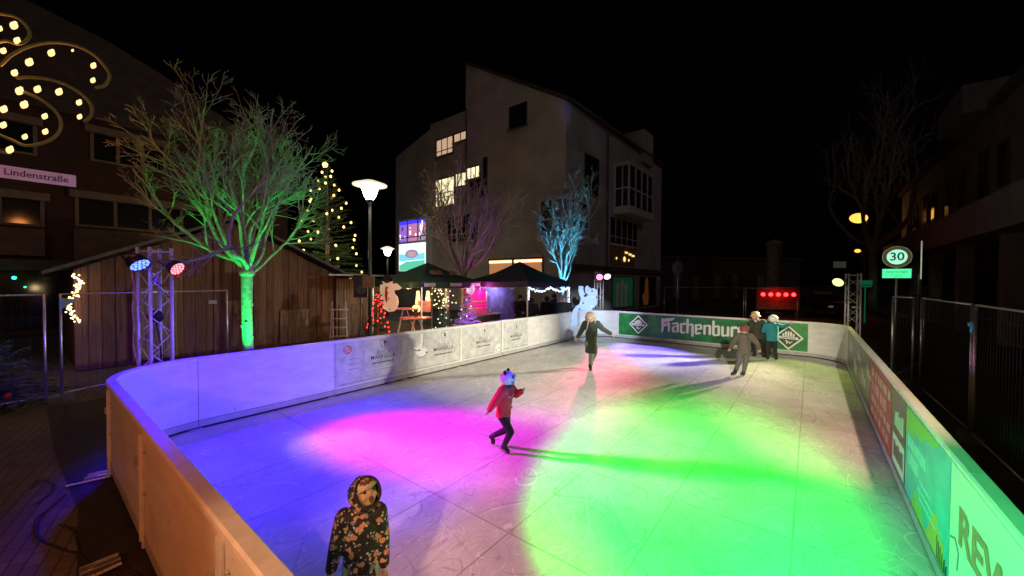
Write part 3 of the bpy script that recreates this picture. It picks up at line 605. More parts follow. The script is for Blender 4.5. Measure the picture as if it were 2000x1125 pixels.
win('A', 10.1, 12.1, 11.95, 13.3, 'dimwin', 3, (.3,), 'dframe', s0=.25)
win('A', 8.52, 10.05, 12.6, 13.3, 'dimwin', 2, (), 'dframe', s0=.25)
win('A', 9.9, 12.2, 8.0, 10.2, 'warmwin', 3, (.33, .48), 'dframe', s0=.25)
win('A', 8.52, 9.85, 9.25, 10.3, 'warmwin', 2, (), 'dframe', s0=.25)
win('A', 7.0, 8.35, 9.5, 10.4, 'warmwin', 3, (), 'dframe')
win('A', 6.75, 7.95, 8.05, 9.42, 'glass', 1, (), 'dframe')
win('A', 6.3, 6.7, 8.1, 10.8, 'glass', 1, (), 'dframe')
for k in range(3): win('A', 6.9+1.75*k if k == 0 else 8.6+1.65*(k-1), 8.4 if k == 0 else 10.2+1.65*(k-1), 5.1, 7.2, 'glass', 3, (.30,), 'frame', s0=0 if k == 0 else .25)
win('B', 2.2, 4.1, 7.9, 10.35, 'glass', 2, (), 'dframe')
win('B', 5.8, 10.9, 4.95, 6.95, 'glass', 5, (.28,), 'frame')
for k, (a, c_) in enumerate(((6.0, 10.3),)):
    b = MB(); X = FRM(P2(0, a, 0), tuple(B_)); b.bx(0, c_-a, -.05, .0, 3.45, 4.75, X=X); b.build('brass_sign_panel', mat('brown_panel', (.25, .13, .07), .5, var=.3), bld)
win('B', 6.3, 10.2, .3, 2.65, 'glass', 3, (), 'dframe', sill=False); win('B', 11.5, 15.2, .2, 2.7, 'glass', 2, (), 'dframe', sill=False)
# shop-front posters seen through the ground-floor glass
b = MB(); X = FRM(P2(-.02, 6.4, 0), tuple(B_)); b.bx(0, 3.6, -.03, 0, .35, 2.6, X=X); ps = b.build('shop_poster', mat('green_poster', (.03, .22, .12), .4, emit=(.02, .2, .1), es=.10, var=.3), bld)
b = MB()
for k in range(3): b.bx(.55+.75*k, 1.0+.75*k, -.04, -.031, .35, 1.75, X=X)
for k in range(3): b.lathe([(.001, 0), (.34-.0*k, 0), (.34, .004)], 18, 0, X @ Matrix.Translation((.80+.75*k, -.042, 1.85+.25*(k == 1))) @ Matrix.Rotation(pi/2, 4, 'X'))
b.build('candy_shapes', mat('pale_poster_print', (.5, .5, .42), .5, emit=(.5, .5, .4), es=.03), ps)
b = MB(); X = FRM(P2(-.02, 12.4, 0), tuple(B_)); b.prism([(0, .3), (1.0, .3), (1.1, 1.2), (.9, 2.3), (.6, 2.7), (.3, 2.2), (.25, 1.4), (-.3, 1.1)], X, .03); b.build('shop_poster', mat('orange_figure_print', (.35, .12, .03), .5, emit=(.4, .12, .02), es=.10), bld)
# ledge over the ground floor, bay windows
b = MB(); X = FRM(P2(0, 0, 0), tuple(B_)); b.bx(.0, 16.4, -.35, -.003, 2.95, 3.3, X=X); b.build('canopy_ledge', mat('dark_fascia', (.09, .08, .075), .6, var=.2), bld)
def bay(X, wd, dp, z0, z1, cols, sides=2, base=.5):
    b = MB(); b.bx(-.1, wd+.1, -dp-.1, 0, z0, z0+base, X=X); b.bx(-.06, wd+.06, -dp-.06, 0, z1-.22, z1, X=X)
    for x in [wd*k/cols for k in range(cols+1)]: b.bx(x-.06, x+.06, -dp-.03, -dp+.09, z0+base, z1-.22, X=X)
    for y in (0, dp/sides): b.bx(-.03, .09, -y-.08, -y, z0+base, z1-.22, X=X); b.bx(wd-.09, wd+.03, -y-.08, -y, z0+base, z1-.22, X=X)
    zm = z0+base+(z1-z0-base)*.4
    b.bx(0, wd, -dp-.01, -dp+.05, zm, zm+.1, X=X); b.bx(-.01, .05, -dp+.1, 0, zm, zm+.1, X=X)
    o = b.build('bay_window', M['frame'], bld)
    g = MB(); g.bx(.03, wd-.03, -dp+.03, -.01, z0+base, z1-.22, X=X); g.build('pane', M['glass'], o); return o
bay(FRM(P2(0, 6.6, 0), tuple(B_)), 4.6, 1.1, 7.1, 10.7, 4)
# corner bay behind the blue-lit tree
X = FRM(P2(1.5, 0, 0), tuple((-A_).normalized())); bay(X, 1.95, .5, 4.7, 7.25, 2, base=.25)
X = FRM(P2(0, -.44, 0), tuple(B_)); bay(X, 2.4, .49, 4.72, 7.22, 2, base=.24)
# lit stair window with a printed scene under it, lower left of the left face
X = FRM(P2(16.6, .25, 0), tuple(-A_))
b = MB(); b.bx(0, 4.0, -.5, 0, 3.0, 7.4, X=X); o = b.build('bay_window', M['white'], bld)
for k, (x0, x1) in enumerate(((.25, 1.3), (1.5, 2.7), (2.9, 3.8))):
    b = MB(); b.bx(x0, x1, -.52, -.502, 5.5, 6.9, X=X); b.build('pane', [glow('violet_window', (.34, .2, .9), .8), glow('rose_window', (.8, .3, .6), .7), glow('pale_window', (.55, .42, .7), .7)][k], o)
    b = MB(); b.bx(x0, x1, -.521, -.502, 6.905, 7.2, X=X); b.build('blue_blind', glow('deep_blue_window', (.06, .04, 1), 1.3), o)
b = MB(); b.bx(.2, 3.85, -.545, -.502, 5.78, 5.88, X=X); b.build('window_rail', M['white'], o)
b = MB()
rnd = random.Random(3)
for k in range(26):
    x = rnd.choice((rnd.uniform(.3, 1.1), rnd.uniform(1.6, 2.5), rnd.uniform(2.95, 3.6))); z = rnd.uniform(5.5, 6.7); b.bx(x, x+.14, -.532, -.523, z, z+rnd.uniform(.1, .5), rnd.randrange(3), X=X)
b.build('window_decoration', [glow('deco_red', (.9, .08, .2), .9), mat('deco_dark', (.08, .03, .06), .6), glow('deco_white', (1, .85, .8), 2.2)], o)
b = MB(); b.bx(.2, 3.8, -.53, -.502, 3.05, 5.3, X=X)
b.prism([(.25, 3.06), (3.75, 3.06), (3.75, 3.9), (1.2, 3.8), (.25, 3.5)], X @ Matrix.Translation((0, -.531, 0)), .004, 1, False)
b.prism([(.25, 3.84), (3.75, 3.95), (3.75, 4.5), (2.9, 4.42), (2, 4.3), (1, 4.42), (.25, 4.5)], X @ Matrix.Translation((0, -.531, 0)), .006, 2, False)
el = [(2+.9*cos(2*pi*k/20), 4.45+.36*sin(2*pi*k/20)) for k in range(20)]; b.prism(el, X @ Matrix.Translation((0, -.537, 0)), .006, 3, False)
el = [(2+.55*cos(2*pi*k/16), 4.42+.22*sin(2*pi*k/16)) for k in range(16)]; b.prism(el, X @ Matrix.Translation((0, -.543, 0)), .006, 4, False)
b.build('lit_banner', [glow('banner_white', (.85, 1, 1), 1.4), glow('banner_green', (.15, .8, .5), .8), glow('banner_blue', (.25, .75, .95), 1.0), glow('banner_grey', (.45, .5, .75), .6), glow('banner_rose', (.9, .5, .5), .7)], o)
# shop window glowing behind the second gazebo
b = MB(); X = FRM(P2(6.1, -.02, 0), tuple(-A_)); b.bx(0, 4.6, -.05, .0, 2.5, 3.75, X=X); o = b.build('shop_window', M['dframe'], bld)
for x0, x1 in ((.1, 2.1), (2.3, 4.5)):
    b = MB(); b.bx(x0, x1, -.065, -.052, 2.6, 3.65, X=X); b.build('pane', glow('orange_shop_glow', (1, .42, .16), .35), o); b = MB(); b.bx(x0, x1, -.08, -.067, 3.45, 3.6, X=X); b.build('strip_light', glow('orange_strip', (1, .6, .3), 3.), o)
X = FRM(P2(-.06, 6.0, 0), tuple(B_))
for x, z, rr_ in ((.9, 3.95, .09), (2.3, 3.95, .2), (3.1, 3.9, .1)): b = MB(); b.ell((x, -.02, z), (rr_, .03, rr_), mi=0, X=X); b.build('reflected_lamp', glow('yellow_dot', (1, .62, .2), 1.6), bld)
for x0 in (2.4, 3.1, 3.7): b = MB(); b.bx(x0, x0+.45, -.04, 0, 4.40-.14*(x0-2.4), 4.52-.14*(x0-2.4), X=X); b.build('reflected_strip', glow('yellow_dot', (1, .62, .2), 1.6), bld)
b = MB(); q = P2(-.12, 5.3, 0); b.tube([(q[0], q[1], 3.3), (q[0], q[1], 12.7)], .06, 8); q = P2(.12+8.2, -.1, 0); b.tube([(q[0], q[1], .1), (q[0], q[1], 14.6)], .055, 8); b.build('downpipe', mat('zinc', (.16, .165, .17), .5, .5), bld)
b = MB(); p0, p1 = P2(-.33, -.1, lo+.02), P2(-.33, 16.6, lo+.02); b.tube([p0, p1], .08, 8); b.build('gutter', mat('zinc', (.16, .165, .17), .5, .5), bld)
# ------------------------------------------------------------------ dark houses left and right
lh = empty('brick_house', W(0, 24, 0), TH, 'dark red brick house with a rounded roof and pale window bands, far left', 'building')
DB = brick_mat('dark_red_brick', (.10, .045, .035), (.07, .032, .026), (.06, .05, .045), .3, .1, .01)
b = MB(); b.bx(-14, 9.5, 0, 10, 0, 8.9); b.build('wall', DB, lh)
b = MB(); prof = [(-14, 8.9), (-14, 9.2), (-6, 12.2), (0, 12.9), (2.2, 12.4), (4, 11.7), (6, 10.7), (8, 9.6), (9.5, 8.9)]
n_ = len(prof); b.add([(x, -.25, z) for x, z in prof]+[(x, 10, z) for x, z in prof], [tuple(range(n_))]+[(i, (i+1) % n_, n_+(i+1) % n_, n_+i) for i in range(n_)]+[tuple(range(2*n_-1, n_-1, -1))])
b.build('roof', mat('slate_grey_roof', (.075, .06, .06), .85, var=.25, vscale=3), lh)
def hwin(x0, x1, z0, z1, cols, par=lh, wm='frame'):
    f = MB(); th = .09; y = -.09
    f.bx(x0, x1, y, 0, z0, z0+th); f.bx(x0-.15, x1+.15, y-.12, 0, z1-.02, z1+.28)
    for k in range(cols+1): x = x0+(x1-x0-.1)*k/cols; f.bx(x, x+.11, y+.005, 0, z0+th, z1-.02)
    o = f.build('window', mat('cream_frame', (.22, .17, .13), .6, var=.15), par); g = MB(); g.bx(x0+.03, x1-.03, -.03, -.01, z0, z1); g.build('pane', M['glass'], o)
hwin(-7.5, -4.5, 4.25, 5.35, 3); hwin(-3.6, .55, 4.25, 5.3, 4); hwin(1.35, 5.9, 4.4, 5.6, 4)
hwin(-3, .4, 7.0, 8.2, 3); hwin(1.8, 4.2, 7.2, 8.4, 3)
b = MB(); b.bx(-9, .55, -.35, -.003, 3.1, 4.15); b.bx(1.3, 6.3, -.35, -.003, 3.0, 4.3); b.build('balcony_band', mat('balcony_render', (.16, .11, .085), .8, var=.2), lh)
b = MB(); b.bx(-12, 8.5, -.3, -.002, 2.55, 2.95); b.build('shop_fascia', mat('dark_fascia', (.09, .08, .075), .6), lh)
b = MB(); p = W(0, 24) ; b.ell((-.2, -.4, 2.25), .06); b.ell((.05, -.4, 1.9), .03); b.build('shop_light', glow('green_dot', (.02, 1, .35), 5.), lh)
def hw_dark(par, x0, x1, z0, z1):
    g = MB(); g.bx(x0, x1, -.03, -.004, z0, z1); g.build('window', M['glass'], par)
for x0 in (-6, -3.2, -.5, 2.2, 5): hw_dark(lh, x0, x0+2, .2, 2.3)
rh = empty('arcade_building', W(16, -6, 0), TH+pi, 'unlit grey building with a jutting first-floor band, far right behind the mesh fence', 'building')
GB = mat('dark_render', (.11, .105, .10), .85, var=.25, vscale=1.2)
b = MB(); b.bx(-30, 22, .0, 12, 5.4, 9.6); b.build('wall', GB, rh)
b = MB(); b.bx(-30, 22, -1.1, 1.2, 4.1, 5.39); b.build('balcony_band', mat('grey_concrete_band', (.17, .165, .155), .8, var=.2, vscale=2), rh)
b = MB(); b.bx(-30, 22, 2.2, 12, 0, 5.3); b.build('ground_floor_wall', DB, rh)
for k in range(9): b = MB(); x = -28+5.4*k; b.bx(x, x+.5, -.5, .0, 0, 4.09); b.build('column', GB, rh)
for k in range(9):
    x = -27+5.4*k; f = MB(); f.bx(x+2.3, x+3.2, -.10, 0, 6.2, 8.0); o = f.build('window', M['dframe'], rh); g = MB(); g.bx(x+2.4, x+3.1, -.115, -.102, 6.3, 7.9); g.build('pane', M['glass'], o); f = MB(); f.bx(x, x+1.1, -.10, .0, 5.9, 8.2); o = f.build('window', M['dframe'], rh); g = MB(); g.bx(x+.12, x+.98, -.115, -.102, 6.0, 8.1); g.build('pane', M['glass'], o)
    f = MB(); f.bx(x+.6, x+3.6, 2.14, 2.19, .2, 2.9); f.build('shop_window', M['glass'], rh)
b = MB(); b.bx(-13, -9, -1.0, 1.1, 9.6, 10.8); b.build('roof_parapet', GB, rh)
b = MB(); b.bx(-30, 22, -.3, 12, 9.61, 9.9); b.build('roof', M['roof'], rh)
bg_ = empty('low_shop_building', at(1400, 560, 44)*Vector((1, 1, 0)) if False else Vector((24, 46, 0)), R_(8), 'faint low building with pale pillars beyond the far boards', 'building')
b = MB(); b.bx(-9, 12, 0, 6, 0, 5.0); b.build('wall', mat('far_render', (.05, .048, .043), .9, var=.3), bg_)
for x in (-5, -2.6, .2, 2.6, 6): b = MB(); b.bx(x, x+.9, -.12, -.003, .3, 3.2); b.build('pillar', mat('pale_pillar', (.16, .15, .13), .8, var=.3), bg_)
b = MB(); b.bx(-9.2, 12.2, -.4, 6.2, 5.01, 5.3); b.build('roof', M['roof'], bg_)

# ------------------------------------------------------------------ timber hut behind the left boards
hut = empty('timber_hut', W(.76, 14.1, -.04), TH, 'big dark timber market hut with upright boards and a low gable, behind the left boards', 'hut')
def planks(mb, x0, x1, y, ztop, rnd, wmin=.17, wmax=.30, z0=.02, mi=0):
    x = x0
    while x < x1-.02:
        w_ = min(rnd.uniform(wmin, wmax), x1-x); dz = rnd.uniform(-.03, .01); zt0, zt1 = ztop(x), ztop(x+w_); dy = rnd.uniform(0, .028)
        vs = [(x+.003, y-.02-dy, z0), (x+w_-.007, y-.02-dy, z0), (x+w_-.007, y-.02-dy, zt1+dz), (x+.003, y-.02-dy, zt0+dz)]
        vs += [(a, y+.02, c_) for a, _, c_ in vs]
        mb.add(vs, [(0, 1, 2, 3), (7, 6, 5, 4), (0, 4, 5, 1), (1, 5, 6, 2), (2, 6, 7, 3), (3, 7, 4, 0)], rnd.choice((0, 0, 1, 2)) if mi else 0); x += w_
rnd = random.Random(11)
AP = 3.25
gab = lambda x: 2.5+1.55*(1-abs(x-AP)/AP)
b = MB(); planks(b, 0, 6.5, 0, gab, rnd, mi=1); b.build('gable_wall', [M['wood'], M['wood2'], M['wood3']], hut)
b = MB(); b.bx(.02, 6.48, .03, 7, .02, 2.45); b.build('side_wall', M['wood'], hut)
b = MB()
for sx in (-1, 1):
    p0, p1 = (AP, 4.13), (AP+sx*3.75, 2.36)
    vs = [(p0[0], -.35, p0[1]), (p1[0], -.35, p1[1]), (p1[0], 7.3, p1[1]), (p0[0], 7.3, p0[1])]
    b.add(vs+[(x, y, z+.09) for x, y, z in vs], [(0, 1, 2, 3), (7, 6, 5, 4), (0, 4, 5, 1), (1, 5, 6, 2), (2, 6, 7, 3)])
b.build('roof', mat('green_lit_roof_felt', (.07, .075, .06), .85, var=.3, vscale=5, bump=.3), hut)  # faint green tint puts the green light on the roof into its colour
for x0, x1, z0, z1 in ((1.0, 1.9, .1, 2.05), (4.55, 5.5, .1, 1.25)):
    b = MB(); b.bx(x0, x1, -.075, -.045, z0, z0+.06); b.bx(x0, x1, -.075, -.045, z1-.06, z1); b.bx(x0, x0+.05, -.074, -.046, z0+.06, z1-.06); b.bx(x1-.05, x1, -.074, -.046, z0+.06, z1-.06)
    for k in range(4): xa = x0+.05+(x1-x0-.1)*k/4; b.bx(xa+.004, xa+(x1-x0-.1)/4-.004, -.066-.004*(k % 2), -.05, z0+.061, z1-.061)
    o = b.build('door', M['greywood'], hut)
bb = MB(); bb.bx(2.62, 2.82, -.06, -.05, 1.55, 1.66); bb.build('number_plate', mat('grey_green_plate', (.2, .26, .22), .5), hut)
# older plank screen carrying on to the right
sc = empty('plank_screen', W(7.2, 14.0, -.04), TH, 'grey weathered upright plank screen between the hut and the lamp post', 'screen')
b = MB(); planks(b, 0, 1.9, 0, lambda x: 2.35+.02*x, rnd, .08, .15); b.build('planks', M['greywood'], sc)
b = MB(); planks(b, .1, 1.1, -.08, lambda x: 1.35, rnd, .05, .08); b.build('pallet_boards', M['greywood'], sc)
b = MB(); b.bx(-.6, 2.2, -.7, .25, 2.44, 2.5); b.build('roof', mat('pale_tarp', (.35, .37, .40), .6, var=.2), sc)

# ------------------------------------------------------------------ street lamps
def mushroom(loc, H, label, group, r=.45):
    t = empty('street_lamp', loc, 0, label, 'street lamp', group)
    b = MB(); b.tube([(0, 0, 0), (0, 0, .9)], .075, 12); b.tube([(0, 0, .9), (0, 0, H-.55)], [.055, .045], 12); b.lathe([(.045, H-.58), (.10, H-.52), (.10, H-.46)], 14); b.build('pole', M['paint'], t, True)
    b = MB(); b.lathe([(.10, H-.46), (.16, H-.36), (.26, H-.06), (.27, H-.04), (.02, H-.02)], 20); b.build('lamp_glass', mat('street_lamp_glass', (.8, .8, .7), .5, emit=(1, .9, .7), es=42., nosample=False), t, True)
    b = MB(); b.lathe([(.02, H+.14), (.16, H+.11), (r, H-.01), (r, H-.035), (.28, H-.03)], 28); b.build('lamp_shade', mat('cream_shade', (.75, .72, .65), .4, emit=(1, .85, .6), es=.9), t, True)
    return t
mushroom(Vector((LAMP.x, LAMP.y, -.04)), LAMP.z+.1, 'tall lit mushroom street lamp between the tree and the building', 'mushroom street lamps', .5)
p = at(757, 487, 24); mushroom(Vector((p.x, p.y, -.04)), p.z+.1, 'smaller lit street lamp further back beside the bright window banner', 'mushroom street lamps', .42)
b = MB(); q = Vector((LAMP.x, LAMP.y, 0)); b.box((q.x+.0, q.y-.12, 2.2), (.36, .02, .36), 0); tag(b.build('paper_notice', mat('yellow_paper', (.55, .40, .18), .7, var=.15)), 'yellowish paper notice taped to the tall lamp post', 'notice')
def arm_lamp(px, py, Y, px2, label, hd=.28):
    p = at(px, py, Y); q = at(px2, py+8, Y); t = empty('street_lamp', (q.x, q.y, -.04), 0, label, 'street lamp', 'orange street lamps')
    k = p-Vector((q.x, q.y, -.04)); b = MB(); b.tube([(0, 0, 0), (0, 0, k.z-.3), (k.x*.3, k.y*.3, k.z+.05), (k.x*.7, k.y*.7, k.z+.1)], [.1, .07, .05, .05], 8); b.build('pole', M['steel'], t, True)
    b = MB(); b.ell((k.x, k.y, k.z), (hd*1.5, hd, hd*.9), 14, 8); b.build('lamp_head', glow('sodium_glass', (1, .38, .06), 2.3), t, True)
arm_lamp(1677, 426, 35, 1692, 'orange glowing street lamp high over the road at right', .5)
arm_lamp(1675, 490, 60, 1684, 'smaller orange street lamp under the big one, further down the road', .3)
arm_lamp(1700, 528, 80, 1703, 'tiny distant street lamp, lowest of the three over the road', .2)

# ------------------------------------------------------------------ lighting towers (truss) with spotlights
def truss(loc, rz, H, label):
    t = empty('truss_tower', loc, rz, label, 'truss tower', 'truss towers at the corners of the rink'); a = .145
    b = MB()
    for x in (-a, a):
        for y in (-a, a): b.tube([(x, y, .05), (x, y, H)], .0255, 8)
    b.build('upright_tubes', M['alu'], t, True)
    b = MB()
    cs = [(-a, -a), (a, -a), (a, a), (-a, a)]
    for i in range(4):
        p, q = cs[i], cs[(i+1) % 4]; z = .25 if i % 2 == 0 else .4; f = False
        while z+.3 < H-.05:
            (x0, y0), (x1, y1) = (p, q) if f else (q, p); b.tube([(x0, y0, z), (x1, y1, z+.29)], .009, 6); f = not f; z += .29
        for zz in (.12, H-.06): b.tube([(p[0], p[1], zz), (q[0], q[1], zz)], .014, 6)
    b.build('lattice_braces', M['alu'], t, True)
    b = MB(); b.bx(-.35, .35, -.35, .35, 0, .03); b.build('base_plate', M['steel'], t)
    return t
truss(W(1.3, 8.25, -.04), TH+.35, 2.78, 'aluminium truss tower with a blue and a red spotlight, left of the green tree')
truss(W(16.25, 7.65, -.04), TH, 2.75, 'aluminium truss tower with pink and white spotlights at the far left corner')
truss(W(16.05, -1.05, -.04), TH+.2, 2.6, 'aluminium truss tower at the far right corner behind the white board end')
def parcan(loc, tgt, col, s, label, r=.10):
    t = empty('spotlight', loc, 0, label, 'spotlight', 'coloured spotlights on the towers'); t.rotation_euler = (Vector(tgt)-Vector(loc)).to_track_quat('-Z', 'Y').to_euler()
    b = MB(); b.lathe([(.02, .14), (r*.8, .12), (r, .05), (r, -.03), (r*.96, -.03), (r*.96, .0)], 18); b.build('housing', M['black'], t, True)
    b = MB(); b.tube([(-r*1.15, 0, .05), (-r*1.15, 0, .22), (r*1.15, 0, .22), (r*1.15, 0, .05)], .012, 6); b.build('yoke', M['black'], t)
    b = MB()
    for k in range(19):
        rr, an = (0, 0) if k == 0 else ((r*.42, k*pi/3) if k < 7 else (r*.8, k*pi/6)); b.ell((rr*cos(an), rr*sin(an), -.012), (r*.17, r*.17, .012), 8, 4)
    b.lathe([(.0, -.004), (r*.95, -.004)], 18, 1); b.build('led_lens', [glow('led_'+label[:6], tuple(min(1, c*.85+.16) for c in col), s), glow('ledb_'+label[:6], col, s*.5)], t)
parcan(*SP_BLUE, (.0, .10, 1), 2.6, 'blue led spotlight on the left tower', .13)
parcan(*SP_RED, (1, .02, .03), 3.6, 'red led spotlight reaching out from the left tower', .11)
parcan(*SP_PINK, (1, .12, .38), 3.5, 'pink spotlight on the far left tower', .15)
parcan(*SP_WHITE, (.8, .7, 1), 2.2, 'white spotlight beside the pink one on the far left tower', .16)
parcan(*SP_YEL, (.8, 1, .3), 1.5, 'yellow-green spotlight on the far right tower', .15)
b = MB(); q = W(1.3, 8.25, 1.65); b.ell(q, (.12, .1, .1), 10, 6); b.tube([q, W(1.35, 8.2, 1.2), W(1.38, 8.3, .5), W(1.3, 8.2, 0)], .012, 6); tag(b.build('cable_coil', M['black']), 'black cable bundle tied inside the left truss tower', 'cable')
b = MB(); q = at(258, 500, 5.8)
b.tube(smooth_path([at(255, 497, 5.85), at(258, 540, 5.85), at(263, 570, 5.86), at(258, 600, 5.87), at(262, 640, 5.9), at(260, 670, 5.9), at(268, 712, 5.9)]), .007, 4); tag(b.build('barrier_tape', mat('red_white_tape', (.7, .3, .22), .5, var=.5, vscale=9)), 'red and white tape winding down the left truss tower', 'tape')

# ------------------------------------------------------------------ trees
def rot_towards(d, ang, az):
    o = d.orthogonal().normalized(); o.rotate(Matrix.Rotation(az, 3, d)); r = d.copy(); r.rotate(Matrix.Rotation(ang, 3, o)); return r
def grow(mb, p, d, L, r, lv, rnd, up, maxlv, dens=1.0, spread=(28, 50), rmin=.006):
    n = max(3, int(L/.16) if lv < 2 else 3); pts = [p.copy()]; rs = [r]; dirs = []
    for i in range(n):
        d = (d + Vector((rnd.gauss(0, .10), rnd.gauss(0, .10), rnd.gauss(0, .10)+up*(.10 if lv < 2 else .05)))).normalized()
        p = p + d*(L/n); pts.append(p.copy()); rs.append(max(rmin, r*(1-.66*(i+1)/n))); dirs.append(d.copy())
    mb.tube(pts, rs, 7 if lv == 0 else (5 if lv == 1 else 3), cap=False)
    if lv >= maxlv: return
    cnt = int((5.5 if lv == 0 else 5 if lv == 1 else 3.2)*dens*rnd.uniform(.8, 1.2)*max(.6, min(1.6, L/1.2 if lv == 0 else L/.7)))
    for k in range(cnt):
        f = rnd.uniform(.22, .98) if lv else rnd.uniform(.25, .98); i = min(n-1, int(f*n)); q = pts[i].lerp(pts[i+1], f*n-i)
        nd = rot_towards(dirs[i], R_(rnd.uniform(*spread)), rnd.uniform(0, 2*pi)); nl = L*rnd.uniform(.30, .52)*(1.15-f*.55)
        grow(mb, q, nd, max(nl, .12), max(rmin, rs[i]*.6), lv+1, rnd, up, maxlv, dens, spread, rmin)
def bare_tree(loc, th, tr, limbs, H, wd, seed, label, maxlv=3, dens=1., elong=1.0, lean=(0, 0), rmin=.007, els=(18, 30, 42, 55, 68, 78), lk=.52):
    rnd = random.Random(seed); t = empty('bare_tree', loc, 0, label, 'tree', 'bare street trees')
    b = MB(); pts = [Vector((0, 0, 0)), Vector((.01, .01, th*.3)), Vector((-.015, .01, th*.65)), Vector((0, 0, th)), Vector((0, 0, th+.25))]
    b.tube(pts, [tr*1.25, tr, tr*.95, tr*1.05, tr*.8], 14); b.ell((0, 0, th+.02), (tr*1.35, tr*1.3, tr*1.1), 12, 8)
    for k in range(7): an = rnd.uniform(0, 6.3); z = rnd.uniform(.3, th); b.ell((tr*.85*cos(an), tr*.85*sin(an), z), (.035, .035, .05), 6, 4)
    b.build('trunk', M['bark'], t, True)
    b = MB()
    for k in range(limbs):
        an = 2*pi*k/limbs+rnd.uniform(-.25, .25); el = R_(rnd.choice(els) if k else 86)
        d = Vector((cos(an)*cos(el), sin(an)*cos(el), sin(el))); L = (H-th)*(.50+.42*sin(el))*rnd.uniform(.85, 1.1) + (wd*.42)*(1-sin(el))
        L *= elong
        d = (d+Vector((lean[0], lean[1], 0))).normalized()
        grow(b, Vector((0, 0, th+rnd.uniform(-.05, .25))), d, L, tr*lk*rnd.uniform(.7, 1.1), 0, rnd, .55, maxlv, dens, rmin=rmin)
    b.build('crown', M['bark'], t); return t
GT = at(483, 620, 8.1); GT.z = -.04
bare_tree(GT, 2.4, .105, 18, 6.0, 3.3, 21, 'wide bare linden with its trunk floodlit bright green', 3, 1.12, .98, (-.05, 0), rmin=.0045, els=(26, 38, 48, 58, 68, 78), lk=.42)
spot('green_uplight', GT+Vector((.5, -.8, .2)), GT+Vector((0, 0, 2.1)), (0, 1, .08), 1000, 52, .6, .05)
spot('green_crown_uplight', GT+Vector((.6, -.5, .3)), GT+Vector((.45, -.1, 4.4)), (0, 1, .18), 100, 34, .9, .05)
MT = at(905, 560, 16); MT.z = -.04
bare_tree(MT, 2.4, .11, 14, 7.4, 3.4, 8, 'dim bare tree in front of the building with a violet-lit fork', 3, .95, 1.0, rmin=.007)
spot('violet_uplight', MT+Vector((.6, -1.2, 1.0)), MT+Vector((.3, 0, 2.8)), (.6, .1, 1), 70, 24, .8, .05)
BT = at(1098, 560, 18); BT.z = -.04
bare_tree(BT, 2.0, .10, 12, 6.9, .7, 31, 'slim bare tree floodlit bright blue beside the building corner', 3, 1.0, .95, rmin=.010, els=(66, 74, 80, 84, 87))
spot('cyan_uplight', BT+Vector((.25, -.5, .5)), BT+Vector((-.05, -.15, 4.5)), (.10, .60, 1), 4200, 32, .6, .05)
spot('corner_blue_uplight', BT+Vector((.3, .5, 1.2)), at(1100, 425, 22.5), (.1, .35, 1), 60, 40, .8, .05)
p = at(1705, 560, 30); p.z = -.04
bare_tree(p, 5.0, .3, 10, 17, 9, 77, 'tall dark street tree towering over the road at right', 2, .9)

def fir(loc, H, r, seed, label, name='fir_tree', whorls=16, group=None, nm=None, per=9):
    rnd = random.Random(seed); t = empty(name, loc, 0, label, 'tree', group)
    b = MB(); b.tube([(0, 0, 0), (0, 0, H*.97)], [r*.07+.02, .012], 8); b.build('trunk', M['bark'], t)
    b = MB(); mt = nm or M['needle']
    for w_ in range(whorls):
        f = w_/(whorls-1); z = H*(.08+.89*f); L = r*(1-f)**.8+.06*r; n = int(per-4*f)
        for k in range(n):
            an = rnd.uniform(0, 6.28); el = -.25+.75*f+rnd.uniform(-.1, .1); Lr = L*rnd.uniform(.75, 1.1); d = Vector((cos(an)*cos(el), sin(an)*cos(el), sin(el))); o = Vector((0, 0, z+rnd.uniform(-.3, .3)*H/whorls))
            b.tube([o, o+d*Lr*.6, o+d*Lr+Vector((0, 0, Lr*.10))], [.012, .008, .004], 3, cap=False)
            side = d.cross(Vector((0, 0, 1))).normalized(); m_ = max(4, int(Lr/.07))
            for j in range(m_):
                g_ = (j+.6)/m_; q = o+d*Lr*g_
                for sd in (-1, 1):
                    ll = (.10+.22*Lr*(1-g_))*rnd.uniform(.7, 1.2); dd = (side*sd*.9+d*.7+Vector((0, 0, rnd.uniform(-.35, .2)))).normalized(); e = q+dd*ll; wv = dd.cross(Vector((rnd.gauss(0, 1), rnd.gauss(0, 1), rnd.gauss(0, 1)))).normalized()*(.010+.02*min(ll, .3))
                    b.add([q, q+dd*ll*.5+wv, e, q+dd*ll*.5-wv], [(0, 1, 2, 3)])
                    for z_ in (.3, .65):
                        q2 = q+dd*ll*z_
                        for s2 in (-1, 1):
                            d2 = (dd*.6+d*.3*s2+Vector((rnd.gauss(0, .4), rnd.gauss(0, .4), rnd.gauss(0, .4)))).normalized()*ll*.42; b.add([q2, q2+d2*.5+wv*.7, q2+d2], [(0, 1, 2)])
    b.build('crown', mt, t); return t
def lights_on(loc, H, r, n, seed, m_, rb, label, name='string_lights', f0=.05, f1=.98):
    rnd = random.Random(seed); t = empty(name, loc, 0, label, 'string lights', 'strings of lights'); pts = []
    for k in range(n):
        f = f0+(f1-f0)*(k/(n-1)); z = H*f; an = k*2.4+rnd.uniform(-.4, .4); rr = (r*(1-f)**.8+.05*r)*rnd.uniform(.8, 1.05); pts.append(Vector((rr*cos(an), rr*sin(an), z)))
    b = MB(); b.tube(pts, .004, 3, cap=False); b.build('wire', M['wire'], t)
    src = None
    for p_ in pts:
        if src is None: b = MB(); b.ell((0, 0, 0), (rb, rb, rb*1.15), 8, 6); src = b.build('bulb', m_, t); src.location = p_
        else: c = src.copy(); C.objects.link(c); c.parent = t; c.location = p_
    return t
XT = at(640, 560, 17.5); XT.z = -.04
